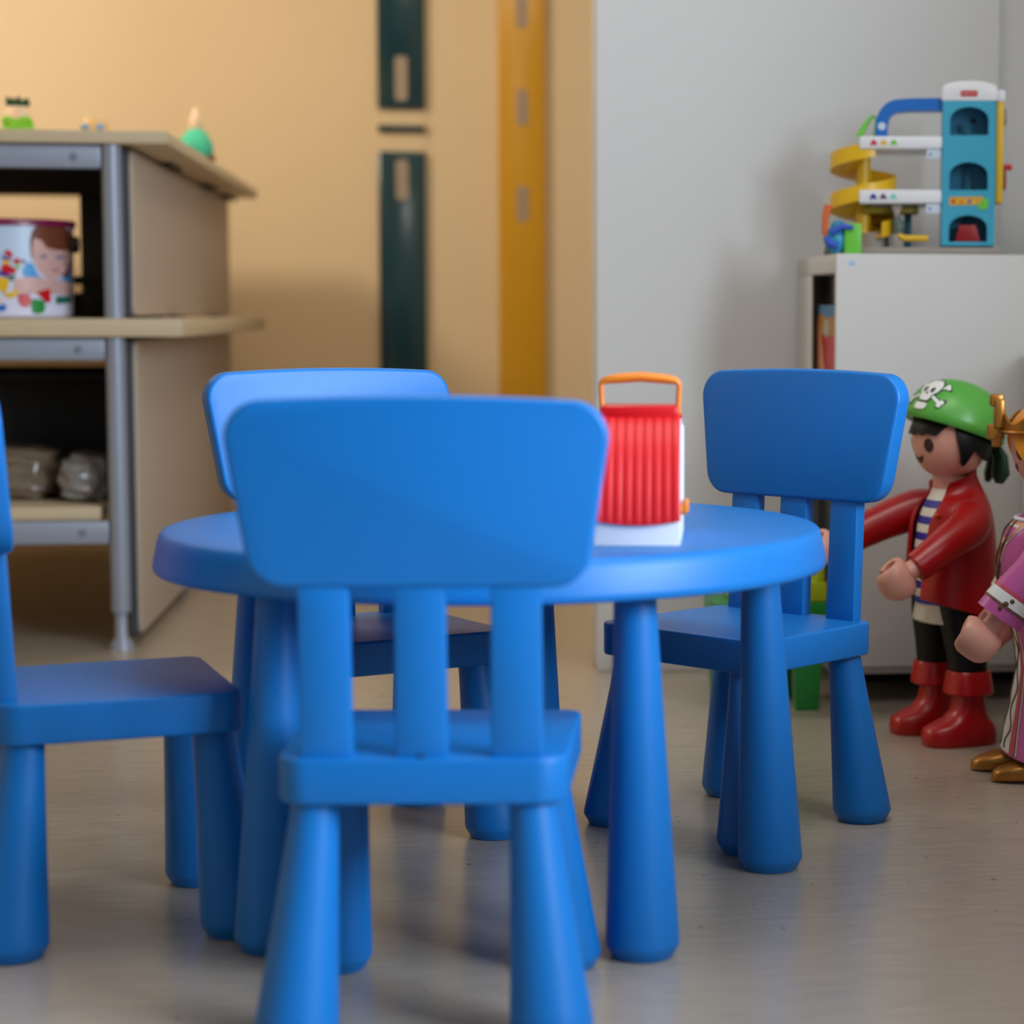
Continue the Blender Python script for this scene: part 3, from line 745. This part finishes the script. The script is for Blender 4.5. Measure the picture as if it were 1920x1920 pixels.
# local: x across, y depth (0 at front), z up
W2 = 0.0515; D = 0.185
bm = N()
pts = [(0, 0), (D, 0), (D + 0.006, 0.034), (-0.006, 0.034)]
prism(bm, pts, -W2, W2, lambda x, y, h: (h, x, y), 0.002); obj('base', bm, WHITEP, ct)
# curved roof profile
def prof(off=0.0):
    P = smoothpts([(-0.008, 0.030), (-0.002, 0.070), (0.016, 0.112), (0.045, 0.142), (0.070, 0.150)], 6)
    return [(y - off * 0.8 if False else y, z) for y, z in P]
front = prof()
full = front + [(D - y, z) for y, z in front[::-1]]
bm = N(); prism(bm, [(y + (0.006 if y < D / 2 else -0.006), z - 0.004) for y, z in full], -W2 + 0.003, W2 - 0.001, lambda x, y, h: (h, x, y), 0.002)
bd = obj('house_body', bm, LAVW, ct)
def shutter(mirror):
    bm = N(); nx = 96; rows = []
    for i, (y, z) in enumerate(front):
        a = front[max(0, i - 1)]; b = front[min(len(front) - 1, i + 1)]
        ty, tz = b[0] - a[0], b[1] - a[1]; l = math.hypot(ty, tz); ny, nz = -tz / l, ty / l
        rows.append((y, z, ny, nz, i / (len(front) - 1)))
    outr = []
    for y, z, ny, nz, q in rows:
        ring = []
        hw = W2 - 0.002 * q
        for k in range(nx + 1):
            x = -hw + 2 * hw * k / nx
            rib = 0.0013 * abs(math.sin(PI * 9 * k / nx)) ** 0.8 if 0.02 < q < 0.93 else 0.0
            bow = 0.006 * (1 - (x / hw) ** 2) * (1 - q)
            yy = y + ny * (0.002 + rib); zz = z + nz * (0.002 + rib) - bow * 0.9
            ring.append((x, D - yy if mirror else yy, zz))
        for k in range(nx, -1, -1):
            x = -hw + 2 * hw * k / nx
            bow = 0.006 * (1 - (x / hw) ** 2) * (1 - q)
            yy = y - ny * 0.001; ring.append((x, D - yy if mirror else yy, z - nz * 0.001 - bow * 0.9))
        outr.append(ring)
    loft(bm, outr)
    return obj('ribbed_shutter', bm, mat('satin_red_plastic', rgb(206, 16, 26), rough=0.45), ct, sharp=50)
shutter(False); shutter(True)
bm = N(); box(bm, -W2 + 0.004, W2 - 0.004, 0.055, D - 0.055, 0.143, 0.163, 0.005); obj('roof_ridge', bm, RED, ct)
bm = N()
hp = [(-0.046, 0.088, 0.150), (-0.0475, 0.088, 0.185), (-0.0475, 0.088, 0.188), (-0.044, 0.088, 0.192), (-0.03, 0.088, 0.1945), (0, 0.088, 0.197), (0.03, 0.088, 0.1945), (0.044, 0.088, 0.192), (0.0475, 0.088, 0.188), (0.0475, 0.088, 0.185), (0.046, 0.088, 0.150)]
tube(bm, hp, [0.003, 0.0032, 0.0034, 0.0045, 0.006, 0.0062, 0.006, 0.0045, 0.0034, 0.0032, 0.003], 16, flat=(1, 1.5)); obj('handle', bm, ORANGE, ct)
bm = N(); tube(bm, [(W2 - 0.002, 0.045, 0.040), (W2 + 0.006, 0.045, 0.040)], [0.008, 0.0075], 16); kn = obj('latch_knob', bm, ORANGE, ct)
bm = N(); box(bm, W2 + 0.004, W2 + 0.009, 0.035, 0.055, 0.036, 0.052, 0.002); obj('latch_lever', bm, ORANGE, kn)
bm = N(); prism(bm, [(0.05, 0.045), (0.135, 0.045), (0.132, 0.11), (0.095, 0.138), (0.055, 0.11)], W2 - 0.0012, W2 + 0.0012, lambda x, y, h: (h, x, y), 0.0005); obj('side_door', bm, WHITEP, bd)

# ------------------------------------------------------------------ big toy figures.  local: +x forward, +y figure's left, z up
def ell(cx, cy, z, rx, ry, n=40, p=2.0, a0=0, a1=2 * PI, tilt=0.0, closed=True):
    out = []
    k = n if closed else n + 1
    for i in range(k):
        a = a0 + (a1 - a0) * i / n
        c, s = math.cos(a), math.sin(a)
        x = rx * math.copysign(abs(c) ** (2 / p), c); y = ry * math.copysign(abs(s) ** (2 / p), s)
        out.append((cx + x, cy + y, z + tilt * x))
    return out
def shell(bm, sections, th=0.006, n=48):
    """open shell (jacket) with thickness: sections (z,cx,rx,ry,gap_half_angle,tilt)"""
    R = []
    for z, cx, rx, ry, g, tl in sections:
        o = ell(cx, 0, z, rx, ry, n, 2.2, g, 2 * PI - g, tl, closed=False)
        i = ell(cx, 0, z, rx - th, ry - th, n, 2.2, g, 2 * PI - g, tl, closed=False)
        R.append(o + i[::-1])
    return loft(bm, R)
def toy_hand(name, c, opening, axis, r, m, parent):
    """cup shaped toy hand: a thick C swept round the axis, its gap towards the opening direction"""
    ax = Vector(axis).normalized(); d = Vector(opening); d = (d - ax * d.dot(ax)).normalized(); sd = ax.cross(d)
    bm = N(); rings = []; n = 36; A = math.radians(150)
    for i in range(n + 1):
        a = -A + 2 * A * i / n
        c0 = -(d * math.cos(a)) + sd * math.sin(a)
        hw = r * 1.08 * max(0.35, math.cos(a / 2.4)) ** 0.5
        ro, ri = r, r * 0.52
        ring = []
        for s_, rr in ((-0.92, ri), (-0.97, (ro + ri) / 2), (-0.86, ro * 0.86), (-0.62, ro * 0.965), (-0.3, ro), (0.3, ro), (0.62, ro * 0.965), (0.86, ro * 0.86), (0.97, (ro + ri) / 2), (0.92, ri), (0.3, ri * .92), (-0.3, ri * .92)):
            ring.append(Vector(c) + c0 * rr + ax * (s_ * hw))
        rings.append(ring)
    loft(bm, rings)
    return obj(name, bm, m, parent, sharp=60)
def headmap(cen, R, yaw_, pit, off=1.012):
    """tangent-plane coordinates (u right of viewer, v up) to the ellipsoid surface in direction yaw/pitch"""
    dirv = Vector((math.cos(yaw_) * math.cos(pit), math.sin(yaw_) * math.cos(pit), math.sin(pit)))
    rt = Vector((-math.sin(yaw_), math.cos(yaw_), 0)); upv = dirv.cross(rt)
    if upv.z < 0: upv = -upv
    rr = sum(R) / 3
    def fn(u, v):
        q = (dirv * rr + rt * u + upv * v)
        k = 1 / math.sqrt((q.x / R[0]) ** 2 + (q.y / R[1]) ** 2 + (q.z / R[2]) ** 2)
        return Vector(cen) + q * (k * off)
    return fn
def toy_head(parent, zc, ears=True):
    bm = N()
    prof = [(0, -0.057), (0.030, -0.056), (0.043, -0.050), (0.055, -0.036), (0.064, -0.015), (0.068, 0.008), (0.067, 0.030), (0.058, 0.052), (0.040, 0.066), (0.018, 0.073), (0, 0.074)]
    pr = smoothpts(prof, 3); pr = [(max(0.0, a), b) for a, b in pr]; pr[0] = (0, pr[0][1]); pr[-1] = (0, pr[-1][1])
    lathe(bm, pr, 48, c=(0, 0, zc)); bmesh.ops.remove_doubles(bm, verts=bm.verts, dist=1e-5)
    h = obj('head', bm, SKIN, parent, sharp=80)
    def surf(a, z, off=0.0009):
        # point on the head at azimuth a, height z above the centre
        for (r0, z0), (r1, z1) in zip(pr, pr[1:]):
            if z0 <= z <= z1:
                r = r0 + (r1 - r0) * ((z - z0) / max(1e-9, z1 - z0)); break
        else: r = 0.06
        return ((r + off) * math.cos(a), (r + off) * math.sin(a), zc + z)
    for s in (-1, 1):
        bm = N(); decal(bm, circ(s * 0.50, -0.002, 0.15, 0.0125, 24), lambda u, v: surf(u, v), 0.02)
        obj('eye', bm, EYE, h, recalc=False)
    sml = [(-0.24, -0.019), (-0.12, -0.0230), (0, -0.0245), (0.12, -0.0230), (0.24, -0.019), (0.20, -0.028), (0.1, -0.0335), (0, -0.035), (-0.1, -0.0335), (-0.20, -0.028)]
    bm = N(); decal(bm, sml, lambda u, v: surf(u, v), 0.02); obj('mouth', bm, EYE, h, recalc=False)
    return h, surf
def sleeve(name, pts, rad, m, parent):
    sp = smoothpts([tuple(p) + (r,) for p, r in zip(pts, rad)], 5)
    bm = N(); tube(bm, [s[:3] for s in sp], [s[3] for s in sp], 24); return obj(name, bm, m, parent, sharp=50)

# pirate
pr_ = thing('pirate_figure', 'large pirate toy figure in red jacket and green bandana by cabinet', 'toy figure', (0.885, 3.81, 0), math.radians(195))
# boots and legs
for s, dx in ((1, 0.0), (-1, 0.0)):
    y = s * 0.062
    # foot outline swept as horizontal slices
    bm = N(); rings = []
    for z, x0, x1, hw in ((0.0, -0.060, 0.074, 0.036), (0.004, -0.062, 0.077, 0.038), (0.018, -0.062, 0.078, 0.039), (0.030, -0.060, 0.074, 0.038), (0.038, -0.054, 0.056, 0.036), (0.046, -0.046, 0.036, 0.033), (0.060, -0.040, 0.022, 0.031), (0.080, -0.036, 0.016, 0.030), (0.100, -0.035, 0.016, 0.030), (0.118, -0.036, 0.018, 0.031)):
        rings.append(ell((x0 + x1) / 2, y, z, (x1 - x0) / 2, hw, 36, 2.6))
    loft(bm, rings); bt = obj('boot', bm, PRED, pr_, sharp=50)
    bm = N(); rings = []
    for z, r in ((0.090, 0.031), (0.089, 0.040), (0.092, 0.0435), (0.128, 0.0385), (0.131, 0.036), (0.130, 0.028)):
        rings.append(ell(-0.009, y, z, r, r * 0.98, 36, 2.3))
    loft(bm, rings); obj('boot_cuff', bm, PRED, bt, sharp=50)
    bm = N(); rings = []
    for z, cx, rx, ry in ((0.125, -0.009, 0.032, 0.031), (0.17, -0.006, 0.036, 0.034), (0.22, -0.002, 0.042, 0.037), (0.30, 0.0, 0.045, 0.038)):
        rings.append(ell(cx, y * (1 - (z - 0.12) * 1.6), z, rx, ry, 32, 2.4))
    loft(bm, rings); obj('leg', bm, BPANTS, pr_)
# shirt (torso)
bm = N(); rings = []
for z, cx, rx, ry in ((0.245, 0.006, 0.050, 0.062), (0.29, 0.006, 0.052, 0.062), (0.34, 0.006, 0.052, 0.062), (0.39, 0.004, 0.047, 0.060), (0.42, 0.0, 0.040, 0.052), (0.438, 0.0, 0.032, 0.036), (0.447, 0.0, 0.030, 0.031)):
    rings.append(ell(cx, 0, z, rx, ry, 40, 2.2))
loft(bm, rings); obj('shirt', bm, SHIRT, pr_)
bm = N(); rings = []
for z, rx, ry in ((0.212, 0.060, 0.074), (0.216, 0.062, 0.074), (0.25, 0.056, 0.068)):
    rings.append(ell(-0.004, 0, z, rx, ry, 40, 2.2))
loft(bm, rings); obj('shirt_hem', bm, CREAM, pr_)
bm = N(); lathe(bm, [(0, 0.44), (0.030, 0.44), (0.029, 0.46), (0.033, 0.480), (0, 0.480)], 32); obj('neck', bm, SKIN, pr_)
# jacket
bm = N()
secs = [(0.232, -0.008, 0.088, 0.098, 0.36, 0.30), (0.236, -0.008, 0.088, 0.098, 0.34, 0.30), (0.27, -0.007, 0.082, 0.094, 0.34, 0.22), (0.32, -0.006, 0.076, 0.088, 0.36, 0.08), (0.36, -0.006, 0.073, 0.085, 0.38, 0.0),
        (0.39, -0.006, 0.069, 0.083, 0.42, 0.0), (0.415, -0.007, 0.061, 0.078, 0.50, -0.05), (0.432, -0.008, 0.052, 0.066, 0.56, -0.15), (0.446, -0.008, 0.044, 0.050, 0.66, -0.3), (0.458, -0.006, 0.041, 0.044, 0.80, -0.4), (0.468, -0.004, 0.043, 0.046, 1.0, -0.4)]
secs = smoothpts(secs, 3)
shell(bm, secs); jk = obj('jacket', bm, PRED, pr_, sharp=60)
bm = N(); sph(bm, (0.052, 0.052, 0.404), 0.005, 12, 8); obj('jacket_button', bm, mat('orange_button', rgb(200, 70, 40), 0.4), jk)
# arms
sleeve('sleeve', [(-0.006, 0.074, 0.405), (0.012, 0.092, 0.385), (0.065, 0.106, 0.357), (0.112, 0.110, 0.328), (0.122, 0.110, 0.322)], [0.034, 0.036, 0.031, 0.027, 0.026], PRED, pr_)
bm = N(); tube(bm, [(0.115, 0.110, 0.327), (0.138, 0.111, 0.314)], 0.0165, 16); obj('wrist', bm, SKIN, pr_)
toy_hand('hand', (0.160, 0.108, 0.302), (0.75, -0.75, -0.40), (0.50, 0.0, 0.85), 0.031, SKIN, pr_)
sleeve('sleeve', [(-0.006, -0.072, 0.405), (0.02, -0.092, 0.402), (0.08, -0.105, 0.380), (0.145, -0.112, 0.352), (0.165, -0.113, 0.344)], [0.034, 0.037, 0.033, 0.029, 0.027], PRED, pr_)
bm = N(); tube(bm, [(0.155, -0.113, 0.348), (0.178, -0.114, 0.340)], 0.0165, 16); obj('wrist', bm, SKIN, pr_)
toy_hand('hand', (0.198, -0.112, 0.332), (0.75, 0.75, -0.3), (0.38, 0.0, 0.92), 0.031, SKIN, pr_)
hd, hs = toy_head(pr_, 0.528)
HC = Vector((0, 0, 0.528))
# black hair
def hair(bm, lower, rx, rz, zc, n=96, top=1.35, cx=0.0, th=0.004):
    rings = []
    R = 12
    for i in range(R + 1):
        ring = []
        for k in range(n):
            a = 2 * PI * k / n
            lo = lower((a + PI) % (2 * PI) - PI)
            e = lo + (top - lo) * i / R
            ring.append((cx + rx * math.cos(e) * math.cos(a), rx * math.cos(e) * math.sin(a), zc + rz * math.sin(e)))
        rings.append(ring)
    inner = []
    for k in range(n):
        x, y, z = rings[0][k]; inner.append((cx + (x - cx) * 0.93, y * 0.93, z + 0.001))
    rings = [inner] + rings
    return loft(bm, rings)
def lowp(a):
    b = abs(a)
    if b < 0.75: return 0.18 + 0.05 * abs(math.sin(a * 9))
    if b < 1.15: return 0.18 + (b - 0.75) * 0.9
    if b < 1.45: return 0.54 - (b - 1.15) * 3.6
    if b < 1.75: return -0.54 + (b - 1.45) * 1.6
    return -0.15 - 0.25 * min(1, (b - 1.75) / 0.5)
bm = hair(N(), lowp, 0.075, 0.080, 0.528); obj('hair', bm, BPLA, pr_, sharp=60)
# bandana: tilted dome with thick rim
tilt = Matrix.Translation(HC + Vector((-0.006, 0, 0.022))) @ Matrix.Rotation(math.radians(-19), 4, 'Y')
bm = N()
lathe(bm, [(0.070, 0.0), (0.082, -0.003), (0.0865, 0.003), (0.086, 0.014), (0.0825, 0.030), (0.075, 0.050), (0.061, 0.068), (0.041, 0.081), (0.019, 0.087), (0, 0.088)], 64)
for v in bm.verts:
    v.co.x *= 1.09; v.co.y *= 1.03
    v.co = tilt @ v.co
bd_ = obj('bandana', bm, GREENH, pr_, sharp=60)
bm = N()
for s in (-1, 1):
    tube(bm, [(-0.088, s * 0.006, 0.520), (-0.094, s * 0.014, 0.500), (-0.092, s * 0.020, 0.470), (-0.088, s * 0.022, 0.455)], [0.010, 0.015, 0.018, 0.008], 14, flat=(1, 0.6))
sph(bm, (-0.088, 0, 0.522), (0.014, 0.016, 0.014))
obj('bandana_knot', bm, DGREEN, bd_, sharp=60)
# skull and crossbones print on the bandana front
def dome(layer):
    def fn(u, v):
        # u around, v up the dome; centre in front and slightly left
        a = 0.30 + u / 0.082
        prf = [(0.0865, 0.003), (0.086, 0.014), (0.0825, 0.030), (0.075, 0.050), (0.061, 0.068), (0.041, 0.081), (0.019, 0.087)]
        s = max(0.0, v + 0.046); acc = 0
        r, z = prf[-1]
        for (r0, z0), (r1, z1) in zip(prf, prf[1:]):
            l = math.hypot(r1 - r0, z1 - z0)
            if acc + l >= s: t_ = (s - acc) / l; r = r0 + (r1 - r0) * t_; z = z0 + (z1 - z0) * t_; break
            acc += l
        r += 0.0009 + 0.0005 * layer; z += 0.0006
        return tilt @ Vector((r * math.cos(a) * 1.09, r * math.sin(a) * 1.03, z))
    return fn
def hp(name, pts, m, layer):
    bm = N(); decal(bm, pts, dome(layer), 0.004); return obj(name, bm, m, bd_, recalc=False)
def bone(ang, x0, y0):
    c, s = math.cos(ang), math.sin(ang)
    P = [(-0.034, 0.003), (-0.036, 0.007), (-0.041, 0.0075), (-0.043, 0.003), (-0.041, 0), (-0.043, -0.003), (-0.041, -0.0075), (-0.036, -0.007), (-0.034, -0.003),
         (0.034, -0.003), (0.036, -0.007), (0.041, -0.0075), (0.043, -0.003), (0.041, 0), (0.043, 0.003), (0.041, 0.0075), (0.036, 0.007), (0.034, 0.003)]
    return lambda k: [(x0 + (x * c - y * k * s), y0 + (x * s + y * k * c)) for x, y in P]
for an in (0.52, -0.52):
    hp('bone_outline', [(x * 1.05, y * 1.0) for x, y in bone(an, 0, -0.002)(1.5)], OUTL, 0)
for an in (0.52, -0.52):
    hp('bone_print', bone(an, 0, -0.002)(1.0), SKULLW, 1)
sk = sm([(-0.009, -0.020), (0.009, -0.020), (0.013, -0.008), (0.021, 0.002), (0.021, 0.018), (0.012, 0.029), (0, 0.032), (-0.012, 0.029), (-0.021, 0.018), (-0.021, 0.002), (-0.013, -0.008)])
hp('skull_outline', [(x * 1.12, y * 1.10) for x, y in sk], OUTL, 2)
hp('skull_print', sk, SKULLW, 3)
for s in (-1, 1): hp('skull_eye', circ(s * 0.0085, 0.003, 0.0042, 0.0065, 16), OUTL, 4)
hp('skull_nose', [(-0.003, -0.007), (0.003, -0.007), (0, -0.001)], OUTL, 4)
hp('skull_jaw', sm([(-0.011, -0.026), (0.011, -0.026), (0.009, -0.037), (-0.009, -0.037)]), SKULLW, 3)

# princess
pp = thing('princess_figure', 'large princess toy figure in pink dress and gold crown at right edge', 'toy figure', (0.977, 3.47, 0), math.radians(174))
for s in (1, -1):
    y = s * 0.045; ex_ = 0.0 if s > 0 else 0.022
    bm = N(); rings = []
    for x, hw, zt in ((-0.05, 0.012, 0.02), (-0.045, 0.026, 0.03), (-0.01, 0.031, 0.042), (0.03, 0.030, 0.040), (0.065, 0.027, 0.031), (0.086, 0.021, 0.024), (0.096, 0.013, 0.018), (0.099, 0.004, 0.012)):
        h = zt
        rings.append([(x + ex_, y + hw * math.copysign(abs(math.cos(a)) ** 0.8, math.cos(a)), h * 0.5 + h * 0.5 * math.copysign(abs(math.sin(a)) ** 0.75, math.sin(a))) for a in [2 * PI * k / 24 for k in range(24)]])
    rings = [[(p[0], p[1], max(0.0, p[2])) for p in r] for r in rings]
    loft(bm, rings); obj('shoe', bm, GOLD, pp, sharp=60)
DS = [(0.030, 0.004, 0.070, 0.105), (0.034, 0.004, 0.071, 0.106), (0.09, 0.002, 0.064, 0.096), (0.15, 0.0, 0.055, 0.085), (0.19, 0.0, 0.051, 0.078), (0.235, 0.0, 0.058, 0.075), (0.27, 0.0, 0.070, 0.074), (0.31, 0.002, 0.080, 0.078), (0.35, 0.003, 0.084, 0.083), (0.385, 0.002, 0.077, 0.084), (0.41, 0.0, 0.070, 0.076), (0.435, -0.004, 0.046, 0.056), (0.452, -0.004, 0.034, 0.036), (0.462, -0.004, 0.031, 0.031)]
DSS = smoothpts(DS, 4)
bm = N(); loft(bm, [ell(cx, 0, z, rx, ry, 48, 2.1, tilt=0.25 * max(0, 1 - z / 0.1)) for z, cx, rx, ry in DSS]); dr = obj('dress', bm, PINK, pp, sharp=60)
def dsurf(off):
    def fn(u, v):   # u azimuth, v height
        for A, B in zip(DSS, DSS[1:]):
            if A[0] <= v <= B[0]:
                t_ = (v - A[0]) / max(1e-9, B[0] - A[0]); cx, rx, ry = [A[i] + (B[i] - A[i]) * t_ for i in (1, 2, 3)]; break
        else: cx, rx, ry = DSS[0][1:] if v < DSS[0][0] else DSS[-1][1:]
        c, s = math.cos(u), math.sin(u)
        x = (rx + off) * math.copysign(abs(c) ** (2 / 2.1), c); y = (ry + off) * math.copysign(abs(s) ** (2 / 2.1), s)
        return (cx + x, y, v + 0.25 * max(0, 1 - v / 0.1) * x)
    return fn
def strip(name, w0, w1, z0, z1, m, off):
    pts = [(-w0, z0), (w0, z0)] + [(w0 + (w1 - w0) * k / 20, z0 + (z1 - z0) * k / 20) for k in range(1, 21)] + [(-(w0 + (w1 - w0) * k / 20), z0 + (z1 - z0) * k / 20) for k in range(20, 0, -1)]
    bm = N(); decal(bm, pts, dsurf(off), 0.03); return obj(name, bm, m, dr, recalc=False)
strip('white_trim', 0.62, 0.34, 0.034, 0.30, SKULLW, 0.0006)
strip('dark_trim', 0.585, 0.31, 0.034, 0.30, VINE, 0.0010)
strip('rose_panel', 0.56, 0.29, 0.034, 0.30, DPINK, 0.0014)
strip('lace_panel', 0.38, 0.20, 0.034, 0.30, SKULLW, 0.0018)
strip('bodice_trim', 0.16, 0.27, 0.30, 0.385, SKULLW, 0.0010)
strip('bodice_panel', 0.13, 0.23, 0.30, 0.385, DPINK, 0.0014)
strip('neckline', 0.28, 0.85, 0.385, 0.425, SKULLW, 0.0010)
strip('neckline_skin', 0.24, 0.80, 0.388, 0.425, PEACH, 0.0016)
bm = N()
for s in (-1, 1):
    pz = [(s * (0.22 - 0.1 * (z - 0.04) / 0.26 + 0.09 * math.sin(z * 95)), z) for z in [0.04 + 0.0045 * k for k in range(58)]]
    f_ = dsurf(0.0026); tube(bm, [f_(u, v) for u, v in pz], 0.0016, 6)
    pz = [(s * (0.06 + (z - 0.30) * 1.4 + 0.04 * math.sin(z * 130)), z) for z in [0.30 + 0.0035 * k for k in range(36)]]
    tube(bm, [f_(u, v) for u, v in pz], 0.0016, 6)
obj('vine_pattern', bm, VINE, dr)
bm = N(); lathe(bm, [(0, 0.455), (0.029, 0.455), (0.028, 0.47), (0.033, 0.488), (0, 0.488)], 32); obj('neck', bm, SKIN, pp)
bm = N(); f_ = dsurf(0.003)
for k in range(17):
    sph(bm, f_(-1.0 + 2.0 * k / 16, 0.424), 0.0042, 10, 6)
obj('pearl_necklace', bm, WHITEP, pp)
# arms with wide decorated cuffs
for s, pts, hc_ in ((1, [(0.0, 0.070, 0.415), (0.012, 0.092, 0.395), (0.042, 0.100, 0.350), (0.080, 0.103, 0.305), (0.100, 0.103, 0.277)], (0.135, 0.104, 0.240)),
                    (-1, [(0.0, -0.070, 0.415), (0.01, -0.090, 0.39), (0.024, -0.098, 0.345), (0.042, -0.100, 0.300), (0.056, -0.100, 0.268)], (0.075, -0.100, 0.226))):
    sl_ = sleeve('sleeve', pts, [0.030, 0.034, 0.034, 0.037, 0.040], PINK, pp)
    a = Vector(pts[-2]); b = Vector(pts[-1]); d = (b - a).normalized()
    c0 = a + (b - a) * -0.15
    bm = N(); tube(bm, [c0, c0 + d * 0.018], [0.0376, 0.0394], 32, caps=False); obj('sleeve_trim', bm, SKULLW, sl_)
    bm = N(); tube(bm, [c0 - d * 0.006, c0 - d * 0.0005], [0.0372, 0.0378], 32, caps=False); obj('sleeve_band', bm, DPINK, sl_)
    bm = N(); tube(bm, [c0 + d * 0.0175, c0 + d * 0.021], [0.0396, 0.0402], 32, caps=False); obj('sleeve_edge', bm, VINE, sl_)
    bm = N(); q = c0 + d * 0.009 + Vector((0.012, s * 0.0375, 0))
    sph(bm, q, (0.005, 0.0025, 0.005), 10, 8); sph(bm, q + Vector((-0.010, 0, 0.004)), (0.004, 0.0025, 0.004), 10, 8); sph(bm, q + Vector((0.009, 0, -0.005)), (0.004, 0.0025, 0.004), 10, 8)
    obj('sleeve_motif', bm, VINE, sl_)
    bm = N(); tube(bm, [b - d * 0.004, b + d * 0.026], 0.017, 16); obj('wrist', bm, SKIN, pp)
    toy_hand('hand', Vector(hc_), (d.x, -s * 1.0, d.z), (0.80, 0, 0.58), 0.032, SKIN, pp)
hd2, hs2 = toy_head(pp, 0.535)
def lowq(a):
    b = abs(a)
    if b < 0.30: return 0.36
    if b < 1.05: return 0.36 - (b - 0.30) * 1.15
    if b < 1.30: return -0.50 - (b - 1.05) * 2.0
    return -1.05
bm = hair(N(), lowq, 0.079, 0.084, 0.535, top=1.5); hr = obj('hair', bm, HAIRO, pp, sharp=60)
bm = N(); sph(bm, (-0.05, 0, 0.60), (0.05, 0.05, 0.035)); sph(bm, (-0.078, 0, 0.50), (0.03, 0.055, 0.06)); obj('hair_bun', bm, HAIRO, hr)
# crown
bm = N()
ctilt = Matrix.Translation((0.0, 0, 0.562)) 
n = 96; rings = []
for r_, hfun in ((0.0795, 0), (0.0835, 0), (0.0835, 1), (0.0795, 1)):
    ring = []
    for k in range(n):
        a = 2 * PI * k / n
        h = 0.016 + 0.020 * (0.5 + 0.5 * math.cos(6 * a)) if hfun else 0.0
        ring.append(ctilt @ Vector((r_ * math.cos(a), r_ * math.sin(a), h)))
    rings.append(ring)
loft(bm, rings + [rings[0]], caps=False); bmesh.ops.remove_doubles(bm, verts=bm.verts, dist=1e-6)
cw = obj('crown', bm, GOLD, pp, sharp=40)
bm = N(); tube(bm, [ctilt @ Vector((0.085 * math.cos(2 * PI * k / 64), 0.085 * math.sin(2 * PI * k / 64), 0.004)) for k in range(65)], 0.003, 8); obj('crown_band', bm, GOLD, cw)
bm = N(); box(bm, 0.080, 0.097, -0.012, 0.012, 0.570, 0.618, 0.004); box(bm, 0.082, 0.104, -0.008, 0.008, 0.606, 0.626, 0.004); box(bm, 0.080, 0.108, -0.007, 0.007, 0.552, 0.578, 0.004); box(bm, 0.084, 0.100, -0.006, 0.006, 0.540, 0.566, 0.003)
obj('crown_ornament', bm, GOLD, cw)
